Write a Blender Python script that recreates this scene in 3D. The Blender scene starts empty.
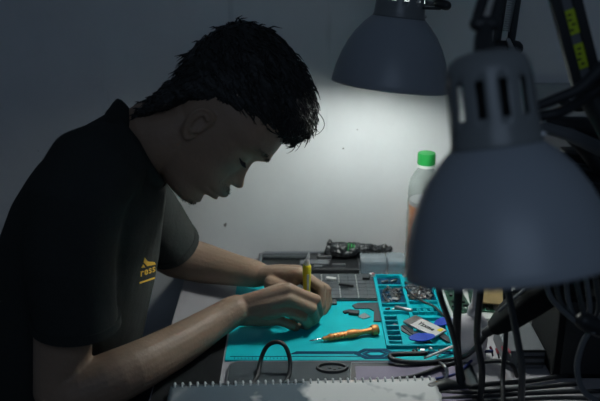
import bpy, bmesh, math, random
import numpy as np
from mathutils import Vector, Matrix, noise
from mathutils.bvhtree import BVHTree
random.seed(7)
C = bpy.context.scene.collection
V = Vector
PI = math.pi
# ------------------------------------------------------------------ camera
CAMZ = 1.49
FPX = 833.0
PITCH = math.radians(20.44)
TZ = 0.75                                   # table top height
cp, sp_ = math.cos(PITCH), math.sin(PITCH)
def ray(px, py):
    a, b = px - 300.0, 200.5 - py
    return V((a, FPX * cp + b * sp_, -FPX * sp_ + b * cp))
def P(px, py, Y):                            # point of the place on the vertical plane at depth Y
    d = ray(px, py); t = Y / d.y
    return V((0, 0, CAMZ)) + d * t
def G(px, py, z=TZ):                         # point of the place on a level plane
    d = ray(px, py); t = (z - CAMZ) / d.z
    return V((0, 0, CAMZ)) + d * t
cam = bpy.data.cameras.new('camera'); camo = bpy.data.objects.new('camera', cam); C.objects.link(camo)
camo.location = (0, 0, CAMZ); camo.rotation_euler = (PI / 2 - PITCH, 0, 0)
cam.sensor_width = 36; cam.lens = FPX / 600 * 36; cam.clip_start = 0.02
cam.dof.use_dof = True; cam.dof.focus_distance = 1.42; cam.dof.aperture_fstop = 3.6
S = bpy.context.scene
S.camera = camo
S.view_settings.view_transform = 'Standard'; S.view_settings.look = 'None'
S.view_settings.exposure = 0.0; S.view_settings.gamma = 1.0
S.cycles.use_denoising = True
S.cycles.max_bounces = 10; S.cycles.transparent_max_bounces = 12
S.cycles.caustics_refractive = False; S.cycles.caustics_reflective = False
S.cycles.sample_clamp_indirect = 4.0
# ------------------------------------------------------------------ materials
def material(name, col, rough=0.5, metal=0.0, bump=0.0, bscale=40.0, var=0.0, vscale=8.0, spec=0.5, coat=0.0,
             trans=0.0, alpha=1.0, emit=None, estr=0.0, ior=1.45, sss=0.0, coat_rough=0.05):
    m = bpy.data.materials.new(name); m.use_nodes = True
    nt = m.node_tree; b = nt.nodes['Principled BSDF']
    b.inputs['Base Color'].default_value = (*col, 1); b.inputs['Roughness'].default_value = rough
    b.inputs['Metallic'].default_value = metal; b.inputs['Specular IOR Level'].default_value = spec
    b.inputs['Coat Weight'].default_value = coat; b.inputs['Coat Roughness'].default_value = coat_rough
    b.inputs['Transmission Weight'].default_value = trans; b.inputs['Alpha'].default_value = alpha
    b.inputs['IOR'].default_value = ior
    if sss: b.inputs['Subsurface Weight'].default_value = sss; b.inputs['Subsurface Radius'].default_value = (.012, .005, .003); b.inputs['Subsurface Scale'].default_value = .4
    if emit: b.inputs['Emission Color'].default_value = (*emit, 1); b.inputs['Emission Strength'].default_value = estr
    tc = nt.nodes.new('ShaderNodeTexCoord')
    if bump:
        n = nt.nodes.new('ShaderNodeTexNoise'); n.inputs['Scale'].default_value = bscale; n.inputs['Detail'].default_value = 5
        bp = nt.nodes.new('ShaderNodeBump'); bp.inputs['Strength'].default_value = bump; bp.inputs['Distance'].default_value = .01
        nt.links.new(tc.outputs['Object'], n.inputs['Vector']); nt.links.new(n.outputs['Fac'], bp.inputs['Height'])
        nt.links.new(bp.outputs['Normal'], b.inputs['Normal'])
    if var:
        n2 = nt.nodes.new('ShaderNodeTexNoise'); n2.inputs['Scale'].default_value = vscale; n2.inputs['Detail'].default_value = 6
        r = nt.nodes.new('ShaderNodeMapRange'); r.inputs['From Min'].default_value = .3; r.inputs['From Max'].default_value = .7
        r.inputs['To Min'].default_value = 1 - var; r.inputs['To Max'].default_value = 1 + var
        mx = nt.nodes.new('ShaderNodeVectorMath'); mx.operation = 'SCALE'; mx.inputs[0].default_value = col
        nt.links.new(tc.outputs['Object'], n2.inputs['Vector']); nt.links.new(n2.outputs['Fac'], r.inputs['Value'])
        nt.links.new(r.outputs['Result'], mx.inputs['Scale']); nt.links.new(mx.outputs['Vector'], b.inputs['Base Color'])
    return m
M = {}
M['skin'] = material('skin', (.265, .183, .130), .5, bump=.12, bscale=160, var=.14, vscale=14, spec=.35, sss=.12)
M['hair'] = material('hair', (.018, .019, .019), .5, spec=.35, bump=.4, bscale=120)
M['shirt'] = material('shirt_fabric', (.027, .030, .029), .9, bump=.35, bscale=22, var=.12, vscale=500, spec=.15)
M['shirt2'] = material('shirt_trim', (.024, .027, .026), .85, bump=.2, bscale=60, spec=.2)
M['trouser'] = material('denim', (.02, .025, .04), .9, bump=.2, bscale=60)
M['logo'] = material('gold_print', (.85, .50, .04), .6)
M['lamp'] = material('lamp_enamel', (.28, .31, .35), .38, spec=.7, bump=.03, bscale=300)
M['lampin'] = material('lamp_inner_white', (.8, .8, .78), .45)
M['lampneck'] = material('lamp_neck_enamel', (.17, .185, .19), .3, spec=.6)
M['bulb'] = material('bulb_glow', (1, 1, 1), .4, emit=(.92, .98, .955), estr=126)
M['steel'] = material('steel', (.45, .46, .47), .3, metal=1)
M['chrome'] = material('chrome', (.7, .7, .7), .12, metal=1)
M['black'] = material('black_plastic', (.016, .018, .020), .45)
M['matte'] = material('black_rubber', (.015, .017, .020), .6)
M['dark'] = material('dark_grey_plastic', (.036, .042, .047), .45, bump=.05, bscale=200)
M['grey'] = material('grey_plastic', (.12, .13, .14), .5)
M['key'] = material('grey_keys', (.060, .070, .077), .5)
M['white'] = material('white_plastic', (.7, .7, .68), .45)
M['paper'] = material('white_paper', (.75, .75, .73), .7)
M['cyan'] = material('blue_silicone', (.0, .50, .56), .55, var=.08, vscale=20, spec=.3)
M['cyan2'] = material('blue_silicone_wall', (.0, .44, .52), .5, spec=.3)
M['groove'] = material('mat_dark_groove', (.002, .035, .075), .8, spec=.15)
M['copper'] = material('orange_anodised_metal', (.72, .29, .085), .38, metal=.45, bump=.05, bscale=200)
M['yellow'] = material('yellow_plastic', (.75, .60, .02), .4)
M['blue'] = material('blue_plastic', (.02, .06, .42), .35)
M['navy'] = material('blue_cable', (.02, .03, .14), .45)
M['clear'] = material('clear_plastic', (.9, .95, .95), .08, trans=.92, ior=1.2, spec=.5)
M['frost'] = material('frosted_plastic', (.62, .62, .66), .35, trans=.55, ior=1.2)
def see_through(name, tint, body, cover, rough=.1, shine=.5, edge=.5):
    m = bpy.data.materials.new(name); m.use_nodes = True; nt = m.node_tree; b = nt.nodes['Principled BSDF']; L = nt.links
    b.inputs['Base Color'].default_value = (*body, 1); b.inputs['Roughness'].default_value = rough; b.inputs['Specular IOR Level'].default_value = shine
    tr = nt.nodes.new('ShaderNodeBsdfTransparent'); tr.inputs['Color'].default_value = (*tint, 1)
    lw = nt.nodes.new('ShaderNodeLayerWeight'); lw.inputs['Blend'].default_value = .35
    mr = nt.nodes.new('ShaderNodeMapRange'); mr.inputs['To Min'].default_value = cover; mr.inputs['To Max'].default_value = min(1, cover + edge)
    mx = nt.nodes.new('ShaderNodeMixShader'); out = nt.nodes['Material Output']
    L.new(lw.outputs['Facing'], mr.inputs['Value']); L.new(mr.outputs['Result'], mx.inputs['Fac'])
    L.new(tr.outputs['BSDF'], mx.inputs[1]); L.new(b.outputs['BSDF'], mx.inputs[2]); L.new(mx.outputs['Shader'], out.inputs['Surface'])
    return m
M['clear'] = see_through('clear_plastic_wall', (.93, .95, .94), (.55, .58, .57), .07, .08, 1.0, .28)
M['box'] = see_through('clear_box_plastic', (.82, .88, .90), (.52, .57, .60), .20, .2, .8, .35)
M['frost'] = see_through('frosted_plastic_wall', (.8, .82, .84), (.68, .64, .68), .5, .3, .6)
M['green'] = material('green_cap', (.012, .20, .04), .4)
M['juice'] = material('orange_drink', (.80, .20, .012), .2)
M['pcb'] = material('pcb_green', (.012, .05, .03), .4, var=.5, vscale=90)
M['brown'] = material('brown_card', (.22, .16, .07), .8, var=.15, vscale=30)
M['red'] = material('red_plastic', (.30, .03, .05), .4)
M['sticker'] = material('yellow_green_sticker', (.42, .55, .02), .6)
M['ink'] = material('ink', (.01, .02, .02), .7)
M['silverlabel'] = material('silver_label', (.62, .64, .64), .4)
M['lilac'] = material('mauve_glass_panel', (.23, .20, .27), .25, var=.1, vscale=20)
M['edge'] = material('device_edge', (.28, .29, .30), .3, metal=.6)
M['wood'] = material('table_leg_metal', (.05, .05, .055), .5)

def wall_material():
    m = bpy.data.materials.new('painted_plaster'); m.use_nodes = True
    nt = m.node_tree; b = nt.nodes['Principled BSDF']; L = nt.links
    b.inputs['Roughness'].default_value = .75; b.inputs['Specular IOR Level'].default_value = .25
    tc = nt.nodes.new('ShaderNodeTexCoord')
    n1 = nt.nodes.new('ShaderNodeTexNoise'); n1.inputs['Scale'].default_value = 3.2; n1.inputs['Detail'].default_value = 8; n1.inputs['Roughness'].default_value = .65
    mp = nt.nodes.new('ShaderNodeMapping'); mp.inputs['Scale'].default_value = (14, 1, 1.2); mp.inputs['Rotation'].default_value = (0, .5, 0)
    n2 = nt.nodes.new('ShaderNodeTexNoise'); n2.inputs['Scale'].default_value = 2; n2.inputs['Detail'].default_value = 8
    n3 = nt.nodes.new('ShaderNodeTexNoise'); n3.inputs['Scale'].default_value = 42; n3.inputs['Detail'].default_value = 2
    L.new(tc.outputs['Object'], n1.inputs['Vector']); L.new(tc.outputs['Object'], mp.inputs['Vector'])
    L.new(mp.outputs['Vector'], n2.inputs['Vector']); L.new(tc.outputs['Object'], n3.inputs['Vector'])
    r1 = nt.nodes.new('ShaderNodeValToRGB')
    r1.color_ramp.elements[0].position = .3; r1.color_ramp.elements[0].color = (.60, .615, .62, 1)
    r1.color_ramp.elements[1].position = .7; r1.color_ramp.elements[1].color = (.71, .725, .73, 1)
    r2 = nt.nodes.new('ShaderNodeValToRGB')       # faint scuffs
    r2.color_ramp.elements[0].position = .26; r2.color_ramp.elements[0].color = (.80, .80, .80, 1)
    r2.color_ramp.elements[1].position = .36; r2.color_ramp.elements[1].color = (1, 1, 1, 1)
    r3 = nt.nodes.new('ShaderNodeValToRGB')       # dark specks
    r3.color_ramp.elements[0].position = .205; r3.color_ramp.elements[0].color = (.25, .24, .23, 1)
    r3.color_ramp.elements[1].position = .225; r3.color_ramp.elements[1].color = (1, 1, 1, 1)
    L.new(n1.outputs['Fac'], r1.inputs['Fac']); L.new(n2.outputs['Fac'], r2.inputs['Fac']); L.new(n3.outputs['Fac'], r3.inputs['Fac'])
    a = nt.nodes.new('ShaderNodeMix'); a.data_type = 'RGBA'; a.blend_type = 'MULTIPLY'; a.inputs['Factor'].default_value = 1
    c = nt.nodes.new('ShaderNodeMix'); c.data_type = 'RGBA'; c.blend_type = 'MULTIPLY'; c.inputs['Factor'].default_value = 1
    L.new(r1.outputs['Color'], a.inputs['A']); L.new(r2.outputs['Color'], a.inputs['B'])
    L.new(a.outputs['Result'], c.inputs['A']); L.new(r3.outputs['Color'], c.inputs['B'])
    L.new(c.outputs['Result'], b.inputs['Base Color'])
    bp = nt.nodes.new('ShaderNodeBump'); bp.inputs['Strength'].default_value = .25; bp.inputs['Distance'].default_value = .004
    n4 = nt.nodes.new('ShaderNodeTexNoise'); n4.inputs['Scale'].default_value = 25; n4.inputs['Detail'].default_value = 6
    L.new(tc.outputs['Object'], n4.inputs['Vector']); L.new(n4.outputs['Fac'], bp.inputs['Height']); L.new(bp.outputs['Normal'], b.inputs['Normal'])
    return m
M['wall'] = wall_material()
M['table'] = material('grey_laminate', (.44, .425, .445), .4, var=.10, vscale=12, spec=.4)
M['shell'] = material('slate_shell', (.035, .046, .053), .6, spec=.25, bump=.04, bscale=150)
M['pad'] = material('dull_black', (.012, .013, .014), .9, spec=.1)  # dull black of the case, the grip and the added shade pad
M['board'] = material('grey_wall_board', (.36, .38, .38), .7, var=.15, vscale=9)
M['floor'] = material('floor_tiles', (.10, .10, .10), .5, var=.2, vscale=4)

def notebook_material():
    m = material('glossy_mottled_cover', (.5, .52, .53), .16, coat=1.0, spec=.8)
    nt = m.node_tree; b = nt.nodes['Principled BSDF']; L = nt.links
    tc = nt.nodes.new('ShaderNodeTexCoord')
    n = nt.nodes.new('ShaderNodeTexNoise'); n.inputs['Scale'].default_value = 13; n.inputs['Detail'].default_value = 3
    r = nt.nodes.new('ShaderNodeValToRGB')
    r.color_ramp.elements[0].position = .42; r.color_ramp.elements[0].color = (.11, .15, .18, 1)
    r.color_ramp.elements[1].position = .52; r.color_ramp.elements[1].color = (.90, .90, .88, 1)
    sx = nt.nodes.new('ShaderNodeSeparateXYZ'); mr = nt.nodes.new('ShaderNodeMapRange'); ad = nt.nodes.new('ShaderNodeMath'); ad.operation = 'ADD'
    mr.inputs['From Min'].default_value = -.06; mr.inputs['From Max'].default_value = .06; mr.inputs['To Min'].default_value = -.22; mr.inputs['To Max'].default_value = .11  # shifts the cover pattern darker towards its left end
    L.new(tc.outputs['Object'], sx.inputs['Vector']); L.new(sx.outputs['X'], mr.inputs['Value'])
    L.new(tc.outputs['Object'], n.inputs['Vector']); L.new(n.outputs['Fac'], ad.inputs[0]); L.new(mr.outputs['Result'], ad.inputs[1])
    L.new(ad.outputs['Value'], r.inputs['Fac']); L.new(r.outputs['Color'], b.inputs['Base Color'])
    n2 = nt.nodes.new('ShaderNodeTexNoise'); n2.inputs['Scale'].default_value = 9
    bp = nt.nodes.new('ShaderNodeBump'); bp.inputs['Strength'].default_value = .35; bp.inputs['Distance'].default_value = .01
    L.new(tc.outputs['Object'], n2.inputs['Vector']); L.new(n2.outputs['Fac'], bp.inputs['Height']); L.new(bp.outputs['Normal'], b.inputs['Coat Normal'])
    return m
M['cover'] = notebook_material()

# ------------------------------------------------------------------ mesh helpers
def basis(axis, hint=V((0, 1, 0))):
    a = axis.normalized()
    h = hint if abs(a.dot(hint.normalized())) < .97 else V((1, 0, 0))
    u = (h - a * h.dot(a)).normalized()
    return a, u, a.cross(u)
class MB:
    def __init__(s): s.bm = bmesh.new()
    def box(s, c, size, rot=None, bevel=0.0):
        r = bmesh.ops.create_cube(s.bm, size=1); vs = r['verts']
        R = rot.to_4x4() if rot is not None else Matrix.Identity(4)
        bmesh.ops.transform(s.bm, matrix=Matrix.Translation(V(c)) @ R @ Matrix.Diagonal((*size, 1)), verts=vs)
        if bevel:
            es = list({e for v in vs for e in v.link_edges})
            bmesh.ops.bevel(s.bm, geom=es, offset=bevel, segments=2, affect='EDGES', profile=.6)
        return s
    def ring(s, c, u, v, ru, rv, n, ex=2.0):
        out = []
        for i in range(n):
            t = 2 * PI * i / n; ct, st = math.cos(t), math.sin(t)
            k = 2.0 / ex
            out.append(s.bm.verts.new(V(c) + u * (ru * math.copysign(abs(ct) ** k, ct)) + v * (rv * math.copysign(abs(st) ** k, st))))
        return out
    def skin(s, rings, cap=True):
        for a, b in zip(rings, rings[1:]):
            n = len(a)
            for i in range(n): s.bm.faces.new((a[i], a[(i + 1) % n], b[(i + 1) % n], b[i]))
        if cap:
            s.bm.faces.new(list(reversed(rings[0]))); s.bm.faces.new(rings[-1])
        return s
    def tube(s, pts, r, n=10, flat=1.0, hint=V((0, 1, 0)), round_=True, ex=2.0):
        """swept tube; r: number or list of numbers / (ru, rv) pairs; round ends"""
        pts = [V(p) for p in pts]; N = len(pts)
        if not isinstance(r, (list, tuple)): r = [r] * N
        rr = [x if isinstance(x, (tuple, list)) else (x, x * flat) for x in r]
        rings = []; u_prev = None
        for i, p in enumerate(pts):
            d = (pts[min(i + 1, N - 1)] - pts[max(i - 1, 0)])
            if u_prev is None: a, u, v = basis(d, hint)
            else:
                a = d.normalized(); u = (u_prev - a * u_prev.dot(a)).normalized(); v = a.cross(u)
            u_prev = u
            ru, rv = rr[i]
            if round_ and i == 0:
                for k in (.08, .5, .85):
                    rings.append(s.ring(p - a * (min(ru, rv) * math.sqrt(1 - k * k)), u, v, ru * k, rv * k, n, ex))
            rings.append(s.ring(p, u, v, ru, rv, n, ex))
            if round_ and i == N - 1:
                for k in (.85, .5, .08):
                    rings.append(s.ring(p + a * (min(ru, rv) * math.sqrt(1 - k * k)), u, v, ru * k, rv * k, n, ex))
        return s.skin(rings)
    def loft(s, secs, n=32, ex=2.0):
        return s.skin([s.ring(c, u, v, ru, rv, n, ex) for c, u, v, ru, rv in secs])
    def lathe(s, prof, o=V((0, 0, 0)), axis=V((0, 0, 1)), n=32, cap=False):
        a, u, v = basis(V(axis), V((0, 1, 0)))
        rings = [s.ring(V(o) + a * h, u, v, max(r, 1e-4), max(r, 1e-4), n) for r, h in prof]
        return s.skin(rings, cap)
    def prism(s, poly, z0, z1):
        a = [s.bm.verts.new((x, y, z0)) for x, y in poly]; b = [s.bm.verts.new((x, y, z1)) for x, y in poly]
        n = len(poly)
        for i in range(n): s.bm.faces.new((a[i], a[(i + 1) % n], b[(i + 1) % n], b[i]))
        s.bm.faces.new(list(reversed(a))); s.bm.faces.new(b)
        return s
    def xf(s, m):
        bmesh.ops.transform(s.bm, matrix=m, verts=s.bm.verts[:]); return s
    def build(s, name, mat, parent=None, smooth=True, angle=40, keep_origin=False, solid=0.0, base=True):
        bm = s.bm
        bmesh.ops.recalc_face_normals(bm, faces=bm.faces[:])
        me = bpy.data.meshes.new(name); bm.to_mesh(me); bm.free()
        return mesh_object(name, me, mat, parent, smooth, angle, solid)
def world_loc(o):
    p = V((0, 0, 0))
    while o is not None: p = p + o.location; o = o.parent
    return p
def mesh_object(name, me, mat, parent=None, smooth=True, angle=40, solid=0.0):
    o = bpy.data.objects.new(name, me); C.objects.link(o)
    if isinstance(mat, (list, tuple)):
        for k in mat: me.materials.append(k)
    elif mat: me.materials.append(mat)
    if parent is not None:
        off = world_loc(parent); o.parent = parent
        me.transform(Matrix.Translation(-off))
    else:
        if len(me.vertices):
            co = np.empty(len(me.vertices) * 3); me.vertices.foreach_get('co', co); co = co.reshape(-1, 3)
            c = V(((co[:, 0].min() + co[:, 0].max()) / 2, (co[:, 1].min() + co[:, 1].max()) / 2, co[:, 2].min()))
            me.transform(Matrix.Translation(-c)); o.location = c
    if smooth:
        me.shade_smooth()
        if angle < 179: me.set_sharp_from_angle(angle=math.radians(angle))
    if solid:
        md = o.modifiers.new('thickness', 'SOLIDIFY'); md.thickness = solid; md.offset = 0
    return o
def remesh(bm, voxel, iters=6, fac=.5):
    bmesh.ops.recalc_face_normals(bm, faces=bm.faces[:])
    me = bpy.data.meshes.new('tmp'); bm.to_mesh(me); bm.free()
    o = bpy.data.objects.new('tmp', me); C.objects.link(o)
    md = o.modifiers.new('r', 'REMESH'); md.mode = 'VOXEL'; md.voxel_size = voxel; md.adaptivity = 0
    if iters:
        sm = o.modifiers.new('s', 'SMOOTH'); sm.iterations = iters; sm.factor = fac
    dg = bpy.context.evaluated_depsgraph_get(); dg.update()
    out = bpy.data.meshes.new_from_object(o.evaluated_get(dg))
    bpy.data.objects.remove(o); bpy.data.meshes.remove(me)
    return out
def nverts(me): return [(v, v.co.copy(), v.normal.copy()) for v in me.vertices]
def thing(name, loc, label, cat, group=None):
    o = bpy.data.objects.new(name, None); C.objects.link(o); o.location = loc; o.empty_display_size = .05
    return tag(o, label, cat, group)
def tag(o, label, cat, group=None, kind=None):
    o['label'] = label; o['category'] = cat
    if group: o['group'] = group
    if kind: o['kind'] = kind
    return o
def struct(o): o['kind'] = 'structure'; return o
def spline(pts, k=8):
    pts = [V(p) for p in pts]
    if len(pts) < 3: return pts
    e = [pts[0] * 2 - pts[1]] + pts + [pts[-1] * 2 - pts[-2]]; out = []
    for i in range(1, len(e) - 2):
        p0, p1, p2, p3 = e[i - 1:i + 3]
        for j in range(k):
            t = j / k
            out.append(.5 * ((2 * p1) + (p2 - p0) * t + (2 * p0 - 5 * p1 + 4 * p2 - p3) * t * t + (3 * p1 - p0 - 3 * p2 + p3) * t ** 3))
    out.append(pts[-1]); return out
def cable(name, pts, r, mat, label, cat='cable', group=None, parent=None):
    o = MB().tube(spline(pts), r, n=10).build(name, mat, parent)
    if parent is None: tag(o, label, cat, group)
    return o
def rz(a): return Matrix.Rotation(math.radians(a), 3, 'Z')

# ------------------------------------------------------------------ setting
WY = 1.64
struct(MB().box((0.3, WY + .06, 1.3), (5.0, .12, 2.6)).build('wall_back', M['wall'], smooth=False))
struct(MB().box((0.3, -.4, -.05), (5.0, 4.2, .1)).build('floor', M['floor'], smooth=False))

# ------------------------------------------------------------------ work table
TX0, TX1, TY0, TY1 = -.235, 1.10, .93, 1.635
t = thing('work_table', ((TX0 + TX1) / 2, (TY0 + TY1) / 2, 0), 'grey laminate work table against the plaster wall', 'table')
MB().box(((TX0 + TX1) / 2, (TY0 + TY1) / 2, TZ - .015), (TX1 - TX0, TY1 - TY0, .03), bevel=.004).build('tabletop', M['table'], t)
for x in (TX0 + .05, TX1 - .05):
    for y in (TY0 + .05, TY1 - .05):
        MB().box((x, y, (TZ - .03) / 2), (.04, .04, TZ - .03), bevel=.003).build('leg', M['wood'], t)

# ------------------------------------------------------------------ lamps
DOME = [(.1037, 0), (.1045, .002), (.1030, .012), (.0995, .030), (.0930, .052), (.0835, .074), (.0715, .094), (.0580, .110), (.0485, .119), (.0440, .123)]
def lamp_head(root, C0, axis, on, sc_=1.0):
    kids0 = set(root.children)
    a, u, v = basis(axis, V((0, 1, 0)))
    outer = MB(); outer.lathe(DOME, C0, axis, 64)
    outer.build('lamp_shade', M['lamp'], root, angle=60, solid=.0016)
    inner = MB(); inner.lathe([(r - .0025, h + .001) for r, h in DOME], C0, axis, 64)
    inner.build('shade_lining', M['lampin'], root, angle=60)
    # vented neck: a real cylinder with slots cut right through
    nk = MB(); N = 60
    hs = [.121, .126, .140, .150, .186, .198, .206, .212, .215]
    rs = [.0462, .0440, .0430, .0426, .0415, .0402, .0370, .0290, .0140]
    rings = [nk.ring(C0 + a * h, u, v, r, r, N) for h, r in zip(hs, rs)]
    for k in range(len(rings) - 1):
        for i in range(N):
            if k == 3 and i % 5 in (0, 1): continue
            nk.bm.faces.new((rings[k][i], rings[k][(i + 1) % N], rings[k + 1][(i + 1) % N], rings[k + 1][i]))
    nk.bm.faces.new(rings[-1])
    nk.build('vented_neck', M['lampneck'], root, angle=50, solid=.0016)
    so = MB(); so.lathe([(.001, .195), (.019, .195), (.020, .150), (.0175, .118), (.001, .116)], C0, axis, 24)
    so.build('bulb_socket', M['white'] if on else M['black'], root)
    b = MB(); b.lathe([(.001, .020), (.012, .022), (.022, .028), (.029, .040), (.030, .050), (.026, .068), (.018, .088), (.014, .117), (.001, .1175)], C0, axis, 24)
    b.build('bulb', M['bulb'] if on else M['white'], root)
    for k in range(2):
        sc = MB(); ang = -PI / 2 + (-.15 if k else .9); pos = C0 + a * .128 + (u * math.cos(ang) + v * math.sin(ang)) * .0440
        sc.tube([pos, pos + (pos - (C0 + a * .128)).normalized() * .002], .0025, n=8); sc.build('screw', M['steel'], root)
    if sc_ != 1.0:                            # this head is a little smaller
        for o in root.children:
            if o not in kids0:
                q = C0 - world_loc(root); o.data.transform(Matrix.Translation(q) @ Matrix.Scale(sc_, 4) @ Matrix.Translation(-q))
    return a
C1 = P(389.5, 86.5, 1.41)
l1 = thing('desk_lamp', (C1.x + .16, 1.55, TZ), 'lit dark grey dome desk lamp hanging near the wall, shining on the blue mat', 'lamp')
a1 = lamp_head(l1, C1, V((.11, .115, 1)), True, .957)
ncap = C1 + a1 * .165
# bracket and knob beside the neck
MB().tube([ncap + V((.04, 0, -.02)), P(436, 1, 1.42)], .009, n=12).build('bracket', M['grey'], l1)
kb = P(441, 4, 1.42)
MB().tube([kb + V((-.006, -.012, .002)), kb + V((.006, -.02, 0))], .008, n=12).build('knob', M['black'], l1)
MB().tube([P(424, 8, 1.40), P(440, 8.5, 1.40)], .0025, n=8).build('wing_screw', M['black'], l1)
el1 = P(520, -70, 1.52); hd = P(436, 1, 1.42)
for dy in (-.012, .012):
    MB().tube([hd + V((0, dy, .01)), el1 + V((0, dy, 0))], .0055, n=10).build('upper_arm', M['dark'], l1)
jt = P(503, 47, 1.53)
for dx in (-.012, .012):
    MB().tube([el1 + V((dx, 0, 0)), jt + V((dx * 1.1, 0, 0))], .0075, n=10).build('lower_arm', M['dark'], l1)
MB().tube([el1 + V((0, -.02, 0)), el1 + V((0, .02, 0))], .018, n=16).build('elbow_joint', M['black'], l1)
sp = MB(); hel = []
p0, p1 = jt + V((.0, -.012, .03)), el1 + V((0, -.012, -.06))
for i in range(240):
    f = i / 239; q = p0.lerp(p1, f); w = f * 2 * PI * 28
    hel.append(q + V((math.cos(w) * .006, math.sin(w) * .006, 0)))
sp.tube(hel, .0011, n=5); sp.build('spring', M['steel'], l1)
MB().tube([jt + V((-.02, -.012, 0)), jt + V((.02, -.012, 0))], .014, n=16).build('arm_joint', M['black'], l1)
wn = MB(); wn.tube([P(508, 40, 1.5), P(512, 50, 1.5), P(509, 56, 1.5)], [.004, .006, .003], n=8); wn.build('wing_screw', M['steel'], l1)
MB().tube([jt, V((jt.x, 1.56, TZ + .03))], .009, n=12).build('post', M['dark'], l1)
MB().box((jt.x, 1.56, TZ + .016), (.07, .05, .032), bevel=.004).build('clamp', M['black'], l1)

C2 = P(511, 267.5, .755)
l2 = thing('desk_lamp', (.60, .98, TZ), 'large dark grey dome desk lamp in front, unlit, blocking the right side', 'lamp')
a2 = lamp_head(l2, C2, V((-.140, .29, 1)), False)
top2 = C2 + a2 * .213
kn = P(485, 24, .86)
MB().tube([top2 + V((-.004, 0, -.006)), P(484, 40, .85), kn], [.008, .010, .008], n=14).build('swivel', M['black'], l2)
MB().tube([kn + V((-.008, 0, 0)), kn + V((.008, 0, 0))], .008, n=14).build('knob', M['black'], l2)
elb = P(512, -75, .95)
for dx in (-.008, .010):
    MB().tube([kn + V((dx, .006, 0)), elb + V((dx, 0, 0))], .0058, n=10).build('upper_arm', M['black'], l2)
MB().tube([elb + V((-.02, 0, 0)), elb + V((.05, .0, 0))], .016, n=16).build('elbow_joint', M['black'], l2)
# the lower arm: a flat pair of rails with a grey web between and two stickers
b_top, b_bot = P(550, -60, 1.02), P(589, 92, 1.02)
ax = (b_bot - b_top).normalized(); side = V((ax.z, 0, -ax.x)) * -1
if side.x < 0: side = -side
def bar(off, w, d, name, mat, f0=0.0, f1=1.0, y=0.0, parent=l2):
    p, q = b_top.lerp(b_bot, f0), b_top.lerp(b_bot, f1); m_ = (p + q) / 2 + side * off + V((0, y, 0))
    R = Matrix((side, V((0, 1, 0)), ax)).transposed()
    return MB().box(m_, (w, d, (q - p).length), rot=R, bevel=min(w, d) * .12).build(name, mat, parent, smooth=False)
bar(-.0120, .0120, .016, 'arm_rail', M['black']); bar(.0120, .0120, .016, 'arm_rail', M['black'])
bar(0, .013, .006, 'arm_web', M['grey'])
for f0, f1 in ((.44, .60), (.664, .83)):
    st = bar(0.001, .0125, .0016, 'sticker', M['sticker'], f0, f1, -.0042)
    tk = MB()
    for q in range(4):
        f = f0 + (f1 - f0) * (.2 + .2 * q); c = b_top.lerp(b_bot, f) + side * random.uniform(-.003, .003) + V((0, -.0054, 0))
        tk.box(c, (.0045, .0006, .0022), rot=Matrix((side, V((0, 1, 0)), ax)).transposed())
    tk.build('writing', M['ink'], st, smooth=False)
MB().tube([elb + V((.05, 0, 0)), b_top], .010, n=12).build('arm_link', M['black'], l2)
bx0 = V((.60, .98, TZ))
MB().tube([b_bot, V((.46, 1.02, 1.10)), bx0 + V((0, 0, .05))], [.016, .014, .014], n=12).build('post', M['black'], l2)
MB().box(bx0 + V((0, 0, .022)), (.08, .06, .044), bevel=.005).build('clamp', M['black'], l2)

# ------------------------------------------------------------------ person
HY = 1.28
per = thing('person', (-.46, HY, 0), 'seated person in black polo shirt bent over the blue mat, working with both hands', 'person')
# head frame: face bowed about 52 degrees, lateral axis turned a little upward toward the near side
d_head = ray(240, 120).normalized()
Rv = V((1, 0, 0)); Lv = -d_head; Lv = (Lv - Rv * Lv.dot(Rv)).normalized(); Uv = Lv.cross(Rv).normalized()
if Uv.z < 0: Uv = -Uv
hs_ = P(255, 162, HY); mm = .001 * 1.022
ca, sa = math.cos(math.radians(52)), math.sin(math.radians(52))
FW = Rv * ca - Uv * sa; UP = Rv * sa + Uv * ca
def H(f, u, y=0):                            # head-local millimetres (forward, up, toward near side) -> place
    return hs_ + FW * (f * mm) + UP * (u * mm) + Lv * (y * mm)
def interp(tab, x):
    xs = [r[0] for r in tab]
    return [np.interp(x, xs, [r[i] for r in tab]) for i in range(1, len(tab[0]))]
#  u, front, back, half width, exponent
SK = [(-129, -42, -64, 10, 2), (-127, -24, -74, 22, 2), (-120, -10, -88, 35, 2), (-110, -6.5, -98, 45, 1.9), (-95, -7.5, -108, 53, 1.8), (-80, 1, -122, 59, 1.75),
      (-66, 5, -136, 63, 1.8), (-52, 2, -150, 67, 1.85), (-40, -3, -163, 70, 1.9), (-20, -6, -174, 72.5, 2), (0, -3, -180, 74, 2.1), (10, 6, -182, 75, 2.2), (20, 10, -183, 76, 2.25),
      (40, 7, -182, 76, 2.3), (60, .5, -178, 75, 2.3), (80, -9, -168, 69, 2.2), (100, -27, -150, 56, 2.1), (110, -45, -130, 40, 2), (117, -70, -105, 18, 2)]
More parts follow.
